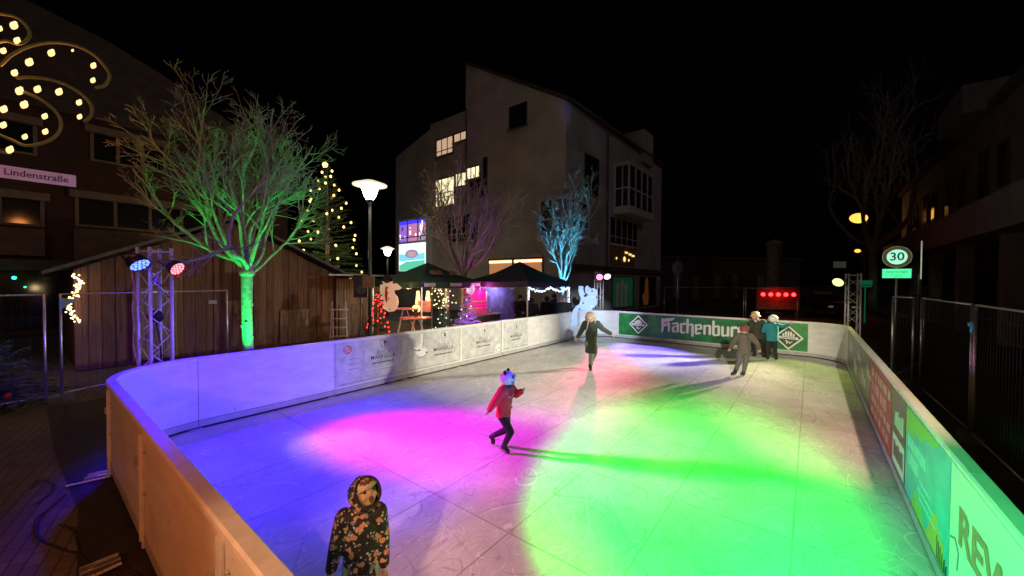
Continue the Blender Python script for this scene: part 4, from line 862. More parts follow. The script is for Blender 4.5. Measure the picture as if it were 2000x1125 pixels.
fir(XT, 7.5, 2.3, 4, 'tall Christmas tree with warm lights behind the hut', 'christmas_tree', 20, per=12)
lights_on(XT, 7.4, 2.35, 64, 9, M['bulb'], .052, 'warm string lights wound round the tall Christmas tree')
b = MB(); q = at(635, 322, 17.5); b.ell(q, .12, 10, 6)
for k in range(5): an = 2*pi*k/5+pi/2; b.add([q+Vector((.06*cos(an+.6), 0, .06*sin(an+.6))), q+Vector((.16*cos(an), 0, .16*sin(an))), q+Vector((.06*cos(an-.6), 0, .06*sin(an-.6)))], [(0, 1, 2)])
tag(b.build('tree_star', M['bulb']), 'glowing star on the tip of the tall Christmas tree', 'star')
point('christmas_tree_glow', XT+Vector((.9, -2.9, 3.6)), (1, .68, .3), 150, .3)
PT = at(912, 640, 12.6); PT.z = -.04
fir(PT, 1.85, .62, 14, 'small fir floodlit vivid violet behind the left boards', 'fir_tree', 14, 'small firs behind the boards', nm=mat('pale_needles', (.38, .36, .42), .8, var=.2), per=11)  # needles paled so the violet light shows on them
lights_on(PT, 1.7, .55, 16, 2, M['bulbw'], .018, 'cool white string lights on the violet fir')
spot('violet_fir_light', PT+Vector((.5, -.75, .1)), PT+Vector((0, 0, 1.1)), (.45, .0, 1), 420, 60, .6, .05)
p = at(868, 640, 13.2); p.z = -.04
fir(p, 1.3, .75, 15, 'dark bushy fir with white lights left of the violet fir', 'fir_tree', 10, 'small firs behind the boards', per=11)
lights_on(p, 1.2, .7, 22, 22, M['bulbw'], .018, 'white string lights on the dark bushy fir')
p = at(738, 640, 12.9); p.z = -.04
fir(p, 1.9, .5, 16, 'narrow fir dressed in red lights beside the lamp post', 'fir_tree', 12, 'small firs behind the boards', per=10)
lights_on(p, 1.85, .50, 34, 12, M['bulbr'], .026, 'red string lights on the narrow fir by the lamp post', f0=.3)
point('red_fir_glow', p+Vector((.2, -.6, 1.3)), (1, .05, .03), 14, .1)
b = MB()
PB = W(-.4, 11.4, -.04)
fir(PB, 1.15, 1.1, 44, 'low dark fir with a few red baubles on the left ground', 'fir_tree', 8, 'small firs behind the boards', per=12)
src = None
for q, lb in (((.5, -.4, .75), 'red bauble high on the right side of the low dark fir'), ((-.2, -.7, .45), 'red bauble low on the left of the low dark fir'), ((.75, -.3, .3), 'red bauble lowest and rightmost on the low dark fir')):
    b = MB(); b.ell((0, 0, 0), .045, 10, 6); o = b.build('bauble', mat('red_bauble', (.5, .02, .02), .15)); o.location = PB+Vector(q); tag(o, lb, 'bauble', 'baubles on the low fir')
# ------------------------------------------------------------------ market stalls: gazebos, tables, snowmen
def gazebo(uv_, rz, half, ez, az, label, m_, valance=.22, legs=True):
    t = empty('gazebo', W(*uv_, -.04), rz, label, 'gazebo', 'pop-up gazebos of the market'); h_ = half
    b = MB(); cs = [(-h_, -h_), (h_, -h_), (h_, h_), (-h_, h_)]; n = 8
    vs = []; 
    for i in range(4):
        (x0, y0), (x1, y1) = cs[i], cs[(i+1) % 4]
        for k in range(n):
            f = k/n; vs.append((x0+(x1-x0)*f, y0+(y1-y0)*f, ez-.05*sin(pi*f)))
    N_ = len(vs); mid = [(x*.5, y*.5, ez+(az-ez)*.40) for x, y, z in vs]; low = [(x*1.005, y*1.005, z-valance) for x, y, z in vs]
    b.add(low+vs+mid+[(0, 0, az)], [(i, (i+1) % N_, N_+(i+1) % N_, N_+i) for i in range(N_)]+[(N_+i, N_+(i+1) % N_, 2*N_+(i+1) % N_, 2*N_+i) for i in range(N_)]+[(2*N_+i, 2*N_+(i+1) % N_, 3*N_) for i in range(N_)])
    b.build('canopy', m_, t, False)
    for x, y in cs:
        b = MB(); b.bx(x*.985-.02, x*.985+.02, y*.985-.02, y*.985+.02, 0, ez-.02); b.build('leg', M['alu'], t)
    b = MB()
    for i in range(4):
        (x0, y0), (x1, y1) = cs[i], cs[(i+1) % 4]; k = .97; z0, z1 = ez-.30, ez-.06; xm, ym = (x0+x1)/2*k, (y0+y1)/2*k; x0, y0, x1, y1 = x0*k, y0*k, x1*k, y1*k
        b.bar((x0, y0, z1), ((x0+xm)/2, (y0+ym)/2, z0), .02, .02); b.bar(((x0+xm)/2, (y0+ym)/2, z0), (xm, ym, z1), .02, .02); b.bar((xm, ym, z1), ((x1+xm)/2, (y1+ym)/2, z0), .02, .02); b.bar(((x1+xm)/2, (y1+ym)/2, z0), (x1, y1, z1), .02, .02)
    b.build('scissor_frame', M['alu'], t); return t
g1 = gazebo((9.9, 12.0), TH, 1.5, 2.27, 3.0, 'dark green gazebo with faded beer labels, left of the bare tree', mat('green_canvas', (.015, .05, .035), .8, var=.2))
X = FRM((-.5, -1.02, 2.57), (1, 0, 0), Vector((0, .72, .69)).normalized()); b = MB(); b.prism([(-.25, -.1), (.3, -.1), (.35, .14), (-.2, .14)], X, .02); b.prism([(.7, -.1), (1.1, -.1), (1.05, .12), (.75, .12)], X, .02)
b.build('canopy_label', mat('faded_label', (.22, .10, .08), .7, var=.4, vscale=12), g1)
b = MB(); b.bx(-1.4, -.9, -1.53, -1.518, 2.08, 2.2); b.bx(-.2, .4, -1.53, -1.518, 2.08, 2.2); b.bx(.9, 1.4, -1.53, -1.518, 2.08, 2.2); b.build('valance_label', mat('cream_label', (.5, .42, .3), .7, var=.3, vscale=20), g1)
g2 = gazebo((13.0, 9.75), TH, 1.5, 2.30, 3.12, 'black pointed gazebo hung with white string lights beside the blue-lit tree', mat('black_canvas', (.02, .022, .05), .8, var=.2))
b = MB(); put_text(b, 'Stubbi', .2, FRM((-.7, -1.515, 2.19), (1, 0, 0)), 0, 0, .004, 0); b.build('valance_print', mat('dull_red_print', (.16, .02, .02), .6), g2)
# back wall panel of the second gazebo, pink drinks counter, crates
b = MB(); b.bx(-1.45, 1.45, 1.40, 1.43, .3, 2.05); b.build('back_curtain', mat('lilac_curtain', (.36, .32, .52), .7, var=.35, vscale=4), g2)
def counter(uv_, rz, label):
    t = empty('drinks_counter', W(*uv_, -.04), rz, label, 'counter'); b = MB(); b.bx(-.8, .8, -.3, .3, 0, .95); b.build('body', mat('counter_body', (.06, .04, .04), .6, var=.3), t)
    b = MB(); b.bx(-.9, .9, -.36, .36, .951, 1.0); b.build('top', mat('counter_top', (.25, .14, .09), .4), t); return t
counter((11.0, 10.1), TH, 'dark drinks counter with bottles at the left end of the black gazebo')
t = empty('pink_drum', W(11.55, 10.9, .95), TH, 'pink-lit drum standing at the left end of the black gazebo', 'drum'); b = MB(); b.lathe([(.0, 0), (.42, 0), (.45, .05), (.45, .28), (.46, .29), (.46, .36), (.45, .37), (.45, .85), (.40, .95), (0, .97)], 24); b.build('shell', mat('pink_lit_shell', (.75, .03, .25), .3, emit=(1, .02, .3), es=.55), t, True)  # shell emission stands in for pink stall light
b = MB(); b.lathe([(.462, .12), (.475, .13), (.475, .2), (.462, .21)], 24); b.lathe([(.462, .42), (.475, .43), (.475, .48), (.462, .49)], 24); b.build('band', mat('pale_band', (.75, .55, .6), .4), t, True)
point('pink_stall_light', W(11.3, 10.2, 2.0), (1, .1, .45), 26, .1); point('lilac_stall_light', W(13.0, 10.6, 1.95), (.5, .42, 1), 42, .12)
b = MB(); b.ell(W(10.9, 10.6, 1.95), (.17, .17, .26), 12, 8); tag(b.build('white_balloon', mat('balloon_white', (.8, .72, .8), .4, emit=(1, .85, 1), es=.35), smooth=True), 'white balloon under the left corner of the black gazebo', 'balloon')
for k, (u, v, hgt, lab) in enumerate(((10.55, 10.0, .28, 'slim pale bottle at the left end of the drinks counter'), (11.35, 9.95, .22, 'short pale bottle at the right end of the drinks counter'))):
    b = MB(); b.lathe([(0, 0), (.04, 0), (.04, hgt*.6), (.015, hgt*.8), (.015, hgt), (0, hgt)], 10); o = b.build('bottle', mat('pale_bottle', (.5, .5, .4), .2), smooth=True); o.location = W(u, v, .965); tag(o, lab, 'bottle')
b = MB(); b.bx(-.5, .5, -.25, .25, 0, .12); b.bx(-.5, .5, -.25, -.22, .12, .3); b.bx(-.5, .5, .22, .25, .12, .3); b.bx(-.5, -.47, -.22, .22, .12, .3); b.bx(.47, .5, -.22, .22, .12, .3)
o = b.build('drinks_crate', mat('violet_crate', (.30, .25, .55), .5)); o.location = W(11.2, 9.2, .45); o.rotation_euler = (0, 0, TH); tag(o, 'violet drinks crate on the bench in front of the counter', 'crate')
t = empty('bench', W(10.9, 9.2, -.04), TH, 'dark low bench in front of the drinks counter', 'bench'); b = MB(); b.bx(-1.5, 1.5, -.3, .3, .43, .48); b.build('seat', mat('dark_plank', (.09, .05, .035), .7, var=.3), t)
for x in (-1.3, 1.3): b = MB(); b.bx(x-.03, x+.03, -.25, .25, 0, .429); b.build('leg', M['paint'], t)
# string lights of the second gazebo
t = empty('string_lights', W(13.0, 9.75, 0), TH, 'bluish white string lights looped along the front of the black gazebo', 'string lights', 'strings of lights')
pts = []
for k in range(61):
    f = k/60; x = -1.48+2.96*f; pts.append(Vector((x, -1.53, 2.0-.13*abs(sin(2*pi*f)))))
for k in range(16): pts.append(Vector((1.5, -1.53+.0*k, 1.95-.04*k)))
for k in range(12): pts.insert(0, Vector((-1.48, -1.53, 1.95-.03*k)))
rnd = random.Random(2); b = MB(); b.tube(pts, .004, 3, cap=False); b.build('wire', M['wire'], t); src = None
for p_ in pts:
    for q in range(1):
        pq = p_+Vector((rnd.uniform(-.02, .02), rnd.uniform(-.03, .0), rnd.uniform(-.05, .03)))
        if src is None: b = MB(); b.ell((0, 0, 0), (.022, .022, .03), 6, 4); src = b.build('bulb', M['bulbw'], t); src.location = pq
        else: c = src.copy(); C.objects.link(c); c.parent = t; c.location = pq
# string light cluster on the hut's left edge and lit arch at the stalls
def cluster(o, pts, m_, rb, label, light=None):
    t = empty('string_lights', o, 0, label, 'string lights', 'strings of lights'); b = MB(); b.tube(pts, .004, 3, cap=False); b.build('wire', M['wire'], t); src = None
    for p_ in pts:
        if src is None: b = MB(); b.ell((0, 0, 0), (rb, rb, rb), 7, 5); src = b.build('bulb', m_, t); src.location = p_
        else: c = src.copy(); C.objects.link(c); c.parent = t; c.location = p_
    if light: point('string_glow', Vector(o)+Vector(light[0]), light[1], light[2], .15)
    return t
rnd = random.Random(6); o0 = W(.76, 14.0, 0); e_ = W(1, 0, 0)
P_ = []
for k in range(85):
    z = 2.35-.0138*k; sway = .07*sin(z*7)+(.07 if z > 2.1 else 0); P_.append(Vector((e_.x*(.06+sway)+rnd.gauss(0, .05), e_.y*(.06+sway)-.08-abs(rnd.gauss(0, .03)), z)))
cluster(o0, P_, glow('warm_white_bulb', (1, .74, .38), 3.), .020, 'bunched warm white lights hanging down the left edge of the hut', ((-.1, -.35, 1.7), (1, .7, .35), 14))
rnd = random.Random(7); a0 = at(860, 575, 15.5); P_ = [Vector((rnd.gauss(0, .28)+.15*(k % 2), rnd.gauss(0, .08), -.55+.0165*k+rnd.gauss(0, .05))) for k in range(80)]
cluster(a0, P_, glow('warm_white_bulb', (1, .74, .38), 3.), .022, 'dense warm lights massed on the lit arch behind the red tables', ((-.3, -.9, 0), (1, .72, .3), 60))
# candle towers (lit cones) on the far table
t = empty('light_cones', at(826, 588, 15.4), 0, 'two tall glowing light cones on the table behind the red tables', 'lamp'); b = MB()
for x in (-.2, .2): b.lathe([(.0, 0), (.11, 0), (.06, .52), (0, .54)], 12, 0, None, (x, 0, -.12))
b.build('cone', glow('cone_glow', (1, .70, .26), 1.8), t, True)
b = MB(); q = at(813, 603, 15.1); b.ell(q, (.17, .12, .16), 10, 8); tag(b.build('globe_lamp', glow('cone_glow', (1, .70, .26), 1.8), smooth=True), 'round glowing lamp on the rear red table', 'lamp')
b = MB(); b.tube([at(873, 600, 15.6)*Vector((1, 1, 0)), at(873, 539, 15.6)], .10, 12); q = at(873, 536, 15.6); b.lathe([(.1, -.08), (.15, -.06), (.15, .12), (0, .14)], 12, 0, None, q)
tag(b.build('patio_heater', mat('steel_blue', (.45, .47, .55), .35, .6), smooth=True), 'pale steel column of a patio heater beside the lit arch', 'heater')
def bistro(px, py, Y, r, label, z=None):
    q = at(px, py, Y); t = empty('bistro_table', (q.x, q.y, -.04), .4, label, 'table', 'round red bistro tables'); H = q.z+.04
    b = MB(); b.lathe([(0, H-.03), (r, H-.03), (r+.01, H-.015), (r, H), (0, H)], 28); b.build('tabletop', mat('coral_laminate', (.60, .09, .07), .4), t, True)
    for k in range(3):
        an = k*2*pi/3; b = MB(); b.bar((cos(an)*.08, sin(an)*.08, H-.03), (cos(an)*r*.9+.1*sin(an), sin(an)*r*.9, 0), .04, .03); b.build('leg', M['alu'], t)
    return t, H
bistro(812, 620, 13.4, .55, 'nearer round red bistro table behind the left boards'); bistro(789, 602, 14.9, .6, 'rear round red bistro table carrying the globe lamp')
b = MB(); b.box((0, 0, .13), (.14, .05, .26)); o = b.build('menu_stand', mat('brown_menu', (.14, .06, .04), .6, var=.4)); o.location = at(812, 619, 13.4); tag(o, 'small dark menu stand on the nearer red table', 'menu stand')
b = MB(); b.box((0, 0, .28), (.5, .04, .45)); q = at(829, 612, 15.2); o = b.build('menu_board', mat('rose_sign', (.32, .10, .12), .6, var=.4)); o.location = q; tag(o, 'small reddish sign board beside the light cones', 'sign')
# sand-coloured ground patch of the market
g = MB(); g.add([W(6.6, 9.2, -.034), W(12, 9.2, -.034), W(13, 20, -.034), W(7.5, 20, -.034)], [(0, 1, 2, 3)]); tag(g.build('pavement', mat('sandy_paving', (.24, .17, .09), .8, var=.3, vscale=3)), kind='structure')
point('market_glow', at(800, 560, 13.6), (1, .66, .3), 45, .2)
# cream snowman cut-out
def cutout(name, loc, xa, parts, label, th=.02):
    t = empty(name, loc, 0, label, 'snowman cutout'); X = FRM((0, 0, 0), xa)
    for nm, m_, polys, d in parts:
        b = MB()
        for i, poly in enumerate(polys): b.prism(poly, X @ Matrix.Translation((0, -d-.0006*i, 0)), th, 0)
        b.build(nm, m_, t)
    return t
def disc(x, z, r, rz=None, n=22, a0=0, a1=360): rz = rz or r; return [(x+r*cos(R_(a0+(a1-a0)*k/n)), z+rz*sin(R_(a0+(a1-a0)*k/n))) for k in range(n)]
SN = mat('cream_cutout_glow', (.78, .66, .52), .5, emit=(1, .72, .45), es=.28)  # peach emission paints warm light onto the board
q = at(765, 590, 13.6); px_ = 13.6/F_PX
def pxp(pts, cx, cy, k): return [((x-cx)*k, (cy-y)*k) for x, y in pts]
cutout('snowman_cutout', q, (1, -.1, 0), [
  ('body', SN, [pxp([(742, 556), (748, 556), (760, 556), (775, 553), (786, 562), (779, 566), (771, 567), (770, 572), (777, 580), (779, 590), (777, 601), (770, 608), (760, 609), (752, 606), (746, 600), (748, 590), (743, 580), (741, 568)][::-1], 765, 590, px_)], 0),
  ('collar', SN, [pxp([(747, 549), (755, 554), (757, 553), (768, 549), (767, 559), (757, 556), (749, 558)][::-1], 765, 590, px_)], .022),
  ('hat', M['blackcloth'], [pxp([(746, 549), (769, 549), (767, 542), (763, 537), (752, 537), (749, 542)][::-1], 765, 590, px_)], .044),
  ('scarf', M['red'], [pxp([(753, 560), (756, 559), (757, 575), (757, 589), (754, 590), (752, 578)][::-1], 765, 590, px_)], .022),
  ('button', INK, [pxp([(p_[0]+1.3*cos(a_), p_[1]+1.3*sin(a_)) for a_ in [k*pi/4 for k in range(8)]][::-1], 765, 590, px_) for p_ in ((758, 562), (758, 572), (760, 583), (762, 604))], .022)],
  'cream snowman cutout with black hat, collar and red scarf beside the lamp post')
spot('snowman_light', at(800, 640, 12.8), at(765, 580, 13.6), (1, .7, .45), 26, 70, .8, .05)
# pale blue tumbling snowman cut-out behind the open corner of the boards
BL = mat('blue_cutout_glow', (.50, .66, .85), .5, emit=(.35, .62, 1), es=.16)  # blue emission, here and on the scarf, stands in for lamplight
q = at(1145, 600, 15.55); k_ = 15.55/F_PX
cz = lambda pts: pxp([(1100+x/11.25, 540+y/11.25) for x, y in pts][::-1], 1145, 600, k_)
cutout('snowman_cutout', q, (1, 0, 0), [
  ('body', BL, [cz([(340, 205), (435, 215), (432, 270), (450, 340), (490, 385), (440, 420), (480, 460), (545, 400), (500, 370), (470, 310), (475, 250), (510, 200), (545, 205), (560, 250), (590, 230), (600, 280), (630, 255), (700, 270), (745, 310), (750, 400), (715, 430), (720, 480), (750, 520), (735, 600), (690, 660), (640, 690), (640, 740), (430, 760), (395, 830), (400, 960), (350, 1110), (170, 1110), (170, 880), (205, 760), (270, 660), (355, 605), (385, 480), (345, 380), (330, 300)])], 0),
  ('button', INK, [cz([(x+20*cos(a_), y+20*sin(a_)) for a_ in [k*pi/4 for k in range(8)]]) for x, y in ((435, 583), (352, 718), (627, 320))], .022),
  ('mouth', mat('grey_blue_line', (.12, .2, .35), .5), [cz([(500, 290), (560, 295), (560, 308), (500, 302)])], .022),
  ('scarf', mat('light_blue_glow', (.6, .8, .95), .5, emit=(.5, .75, 1), es=.2), [cz([(570, 440), (700, 430), (700, 460), (580, 462)]), cz([(600, 620), (660, 650), (640, 680), (590, 650)])], .022)],
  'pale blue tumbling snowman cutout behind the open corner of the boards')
spot('blue_cutout_light', at(1150, 660, 14.6)+Vector((.4, 0, .3)), at(1145, 595, 15.5), (.35, .6, 1), 22, 95, .8, .05)

# ------------------------------------------------------------------ speaker on stand, step ladder
q = at(705, 560, 11.9); t = empty('loudspeaker', (q.x, q.y, -.04), .3, 'black loudspeaker on a tripod stand beside the tall lamp post', 'loudspeaker'); H = q.z+.04
b = MB(); b.bx(-.2, .2, -.18, .18, H-.33, H+.36); b.build('cabinet', M['black'], t); b = MB(); b.lathe([(.02, 0), (.12, .01), (.14, -.01)], 16, 0, Matrix.Translation((0, -.185, H-.1)) @ Matrix.Rotation(pi/2, 4, 'X')); b.bx(-.02, .02, -.19, -.181, H+.18, H+.3); b.build('grille', M['paint'], t)
b = MB(); b.tube([(0, 0, .4), (0, 0, H-.33)], .018, 8); b.build('pole', M['paint'], t)
for k in range(3): an = k*2.09+.4; b = MB(); b.tube([(0, 0, .75), (.45*cos(an), .45*sin(an), .02)], .014, 6); b.build('leg', M['paint'], t)
q = at(662, 655, 11.7); t = empty('step_ladder', (q.x, q.y, -.04), .35, 'pale aluminium step ladder against the plank screen', 'ladder'); b = MB(); H = 1.62
for x in (-.26, .26): b.bar((x, -.1, 0), (x*.72, .02, H), .05, .025)
b.build('front_rails', M['alu'], t); b = MB()
for k in range(4): z = .28+.27*k; f = z/H; b = MB(); b.bx(-.26*(1-.28*f), .26*(1-.28*f), -.14+.12*f, -.02+.12*f, z, z+.03); b.build('step', M['alu'], t)
b = MB(); b.bx(-.24, .24, -.06, .22, 1.36, 1.39); b.build('top_platform', M['alu'], t); b = MB()
for x in (-.22, .22): b.bar((x, .75, 0), (x*.8, .16, 1.38), .03, .02)
b.build('rear_rails', M['alu'], t)

# ------------------------------------------------------------------ mesh fences
def fence(a, b_, label, H=2.0, group='mesh fence panels round the rink', wires=True):
    a, b_ = Vector(a), Vector(b_); L = (b_-a).length; t = empty('mesh_fence', (a.x, a.y, -.04), math.atan2(b_.y-a.y, b_.x-a.x), label, 'mesh fence', group)
    
    for x in (.05, L-.05): f = MB(); f.tube([(x, 0, .08), (x, 0, H)], .021, 8); f.build('post', M['steel'], t, True)
    for z in (H-.01, .15): f = MB(); f.tube([(.05, 0, z), (L-.05, 0, z)], .016, 6); f.build('rail', M['steel'], t, True)
    f = MB()
    n = int((L-.1)/.1)
    for k in range(1, n): x = .05+k*.1; f.tube([(x, .0, .15), (x, .0, H)], .0016, 3, cap=False)
    for k in range(1, 8): z = .15+k*.24; f.tube([(.05, .004, z), (L-.05, .004, z)], .0016, 3, cap=False)
    f.build('wire_mesh', M['meshwire'], t)
    f = MB(); f.bx(-.18, .18, -.11, .11, 0, .12); f.build('foot_block', mat('concrete_foot', (.2, .2, .19), .85), t); return t
fence(W(4.9, -1.86), W(8.40, -1.86), 'mesh fence panel nearest the right edge, beside the teal banner')
fence(W(8.48, -1.87), W(11.5, -1.82), 'mesh fence panel between the two nearest posts behind the right boards')
fence(W(11.6, -1.75), W(12.3, -1.47), 'narrow mesh fence piece just below the 30 sign')
fence(W(12.3, -1.5), W(15.4, -2.5), 'mesh fence panel behind the far right corner of the boards')
p0 = at(1560, 575, 20); p1 = at(1455, 573, 21); p2 = at(1296, 570, 23)
fence(p2, p1, 'faint mesh fence panel behind the green banner, left half'); fence(p1, p0, 'faint mesh fence panel behind the green banner, right half')
fence(W(-1.9, 10.3), W(.28, 10.9), 'mesh fence panel at the far left edge'); fence(W(.38, 10.95), W(3.4, 12.3), 'mesh fence panel in front of the timber hut')
f = MB(); X = FRM(W(.36, 10.9, 1.75), tuple(W(1, .1))); f.prism([(.05, -.1), (.28, .1), (.05, .14)], X, .004); tag(f.build('corner_plate', mat('grey_blue_plate', (.2, .3, .34), .5)), 'small triangular plate on the left mesh fence post', 'plate')
f = MB(); X = FRM(W(8.45, -1.85, 1.62), tuple(W(-1, 0))); f.prism([(-.08, -.07), (.02, -.07), (.02, .07), (-.08, .07)][::1], X, .006); f.bx(.02, .1, -.05, -.0, .02, .07, X=X); tag(f.build('fence_clamp', mat('blue_tag', (.05, .25, .42), .5, emit=(.05, .3, .5), es=.15)), 'small blue tag clamped to the right fence post', 'tag')

# ------------------------------------------------------------------ signs
q = at(1752, 502, 10.7); t = empty('speed_limit_sign', (q.x, q.y, -.04), 0, 'round 30 speed limit sign lit green, above the mesh fence', 'traffic sign'); face_ = Vector((q.x, q.y, 0)).normalized(); xa = Vector((face_.y, -face_.x, 0)); H = q.z+.04
b = MB(); b.tube([(0, 0, 0), (0, 0, H+.15)], .03, 10); b.build('pole', M['steel'], t, True)
X = FRM(-face_*.045+Vector((0, 0, H)), xa)
RF = mat('white_sign_glow', (.85, .88, .85), .4, emit=(.3, 1, .7), es=.8); RG = mat('green_sign_glow', (.2, .85, .5), .4, emit=(.03, 1, .4), es=.8)  # emission and green tone stand in for beam light thrown back by the plates
b = MB(); b.prism(disc(0, 0, .30, n=40), X, .015, 0); b.prism(disc(0, 0, .285, n=40), X @ Matrix.Translation((0, -.016, 0)), .003, 1); b.prism(disc(0, 0, .205, n=40), X @ Matrix.Translation((0, -.02, 0)), .003, 2)
put_text(b, '30', .30, X, 0, 0, .027, 3, .006, 1.0, 1.05); b.build('disc', [mat('cream_rim', (.7, .6, .45), .5), mat('sign_red', (.22, .02, .015), .45), RF, INK], t)
b = MB(); b.prism([(-.30, -.60), (.30, -.60), (.30, -.32), (-.30, -.32)], X, .015, 0); b.prism([(-.285, -.585), (.285, -.585), (.285, -.335), (-.285, -.335)], X @ Matrix.Translation((0, -.016, 0)), .003, 1)
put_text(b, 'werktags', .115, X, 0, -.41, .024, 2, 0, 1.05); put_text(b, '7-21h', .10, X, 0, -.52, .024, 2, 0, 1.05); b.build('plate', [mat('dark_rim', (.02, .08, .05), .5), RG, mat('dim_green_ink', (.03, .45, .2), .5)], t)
q = at(1797, 545, 11.2); t = empty('edge_on_sign', (q.x, q.y, -.04), 0, 'sign plate seen edge-on as a thin white line right of the 30 sign', 'traffic sign')
xa = Vector((q.x, q.y, 0)).normalized(); X = FRM((0, 0, q.z+.04), xa); b = MB(); b.prism([(-.2, 0), (.2, 0), (.2, 1.1), (-.2, 1.1)], X, .03); b.build('plate', mat('plate_edge_glow', (.75, .75, .62), .4, emit=(.8, .8, .6), es=.25), t); b = MB(); b.tube([(0, .03, 0), (0, .03, q.z+.2)], .025, 8); b.build('pole', M['paint'], t)  # plate emission stands in for light catching the edge
t = empty('street_name_sign', W(-.26, 8.6, -.04), 0, 'pink-lit street name sign reading Lindenstraße at the left edge', 'street sign')
X = FRM(Vector((0, 0, 3.72)), tuple(W(1, 0))); b = MB(); b.prism([(-.0, -.085), (.76, -.085), (.76, .085), (-.0, .085)], X, .02, 0); put_text(b, 'Lindenstraße', .125, X, .40, -.0, .026, 1, .001, .88, 1.0); b.build('name_plate', [mat('sign_enamel', (.8, .78, .8), .35), INK], t)
b = MB(); b.tube([(0, 0, 0), (0, 0, 3.62)], .035, 10); b.build('pole', M['steel'], t, True)
spot('sign_pink_light', W(1.2, 3.0, 2.4), W(-.1, 8.6, 3.7), (1, .34, .9), 130, 24, .8, .05)
t = empty('road_works_barrier', Vector((17.4, 25, -.04)), R_(-8), 'road works barrier board with a row of five red lamps', 'barrier')
b = MB(); b.bx(-1.3, 1.3, -.02, .02, 1.0, 2.0); b.build('board', mat('dim_red_board', (.20, .03, .025), .6, var=.35), t); b = MB(); b.bx(-1.3, 1.3, -.03, .01, .55, .99); b.build('lower_board', mat('orange_brown_board', (.22, .08, .03), .6, var=.3), t)
for x in (-1.1, 1.1): b = MB(); b.bx(x-.04, x+.04, .03, .1, 0, 2.0); b.build('leg', M['paint'], t)
for k in range(5): b = MB(); b.lathe([(0, 0), (.12, 0), (.12, .05), (.08, .08), (0, .09)], 14, 0, Matrix.Translation((-.92+.46*k, -.03, 1.52)) @ Matrix.Rotation(pi/2, 4, 'X')); b.build('warning_lamp', glow('red_warning', (1, .03, .03), 7.), t)
for k in range(5): pass
point('warning_glow', Vector((17.3, 24.4, 1.5)), (1, .03, .02), 22, .3)
b = MB(); q = at(1512, 510, 29); b.tube([(0, 0, 0), (0, 0, 5.2)], [.55, .5], 18); b.lathe([(.6, 5.2), (.6, 5.35), (0, 5.6)], 18); o = b.build('advertising_column', mat('pasted_paper', (.30, .29, .26), .85, var=.4, vscale=2), smooth=True); o.location = (q.x, q.y, -.04); tag(o, 'faint pale advertising column behind the red lamps', 'column')
q = at(1324, 522, 21); t = empty('round_sign', (q.x, q.y, -.04), 0, 'dim round traffic sign seen from behind, above the green banner', 'traffic sign'); b = MB(); b.tube([(0, 0, 0), (0, 0, q.z+.6)], .035, 8); b.build('pole', M['steel'], t, True); X = FRM((0, .05, q.z), (1, .1, 0)); b = MB(); b.prism(disc(0, 0, .33), X, .01); b.build('disc', mat('grey_sign_back', (.22, .23, .23), .6), t)
b = MB(); X = FRM(at(1640, 517, 30), (1, 0, 0)); b.prism([(-.5, -.25), (.5, -.25), (.5, .25), (-.5, .25)], X, .02); tag(b.build('hanging_sign', mat('dim_cream_sign', (.4, .4, .32), .6, emit=(.5, .5, .4), es=.05)), 'dim cream sign left of the orange street lamp pole', 'sign')
b = MB(); X = FRM(at(1690, 552, 22), (1, -.3, 0)); b.prism([(-.33, -.13), (.33, -.13), (.33, .13), (-.33, .13)], X, .02); b.prism([(-.25, -.26), (.3, -.26), (.3, -.17), (-.25, -.17)], X, .02); b.prism([(-.03, -2.4), (.03, -2.4), (.03, -.26), (-.03, -.26)], X, .02); tag(b.build('direction_sign', mat('dim_green_sign', (.03, .22, .12), .5, emit=(.02, .5, .2), es=.12)), 'small green sign right of the far right tower', 'sign')

# ------------------------------------------------------------------ parked cars beyond the road
def car(loc, rz, col, label):
    t = empty('parked_car', loc, rz, label, 'car', 'cars parked beyond the boards'); rnd = random.Random(1)
    prof = [(-2.1, .35), (-2.15, .7), (-2.0, .95), (-1.35, 1.02), (-.75, 1.42), (.7, 1.45), (1.45, 1.0), (2.0, .9), (2.15, .6), (2.1, .3)]
    b = MB(); n = len(prof); vs = []
    for y, k in ((-.85, .0), (-.80, .04), (.80, .04), (.85, .0)): vs += [(x*(1-k*.5), y*(1-.16*max(0, (z-.95)/.5)), z+k) for x, z in prof]
    fs = [tuple(range(n))[::-1], tuple(range(3*n, 4*n))]
    for r in range(3): fs += [(r*n+i, r*n+(i+1) % n, (r+1)*n+(i+1) % n, (r+1)*n+i) for i in range(n)]
    b.add(vs, fs); b.build('body', mat('car_paint_%d' % int(col[0]*1000), col, .25, .3, coat=.6), t)
    b = MB(); b.bx(-.7, .6, -.80, .80, 1.06, 1.34); b.prism([(-1.22, 1.06), (-.72, 1.40), (-.72, 1.06)], FRM((0, -.70, 0), (1, 0, 0)), -1.4); b.build('window', M['glass'], t)
    for x in (-1.35, 1.35):
        for y in (-.80, .80): b = MB(); b.lathe([(.0, -.1), (.31, -.1), (.33, -.05), (.33, .05), (.31, .1), (0, .1)], 18, 0, Matrix.Translation((x, y, .33)) @ Matrix.Rotation(pi/2, 4, 'X')); o = b.build('wheel', M['rubber'], t); b = MB(); b.lathe([(0, -.108), (.19, -.108), (.19, .108), (0, .108)], 12, 0, Matrix.Translation((x, y, .33)) @ Matrix.Rotation(pi/2, 4, 'X')); b.build('rim', M['alu'], o)
    for y in (-.6, .6): b = MB(); b.ell((-2.1, y, .72), (.06, .16, .07), 10, 6); b.build('headlight', mat('clear_lens', (.6, .65, .65), .1, emit=(.6, .9, .9), es=.08), t)
    return t
q = at(1625, 575, 27); car((q.x, q.y, -.034), R_(65), (.10, .11, .12), 'dark parked car half hidden behind the yellow-green spotlight')
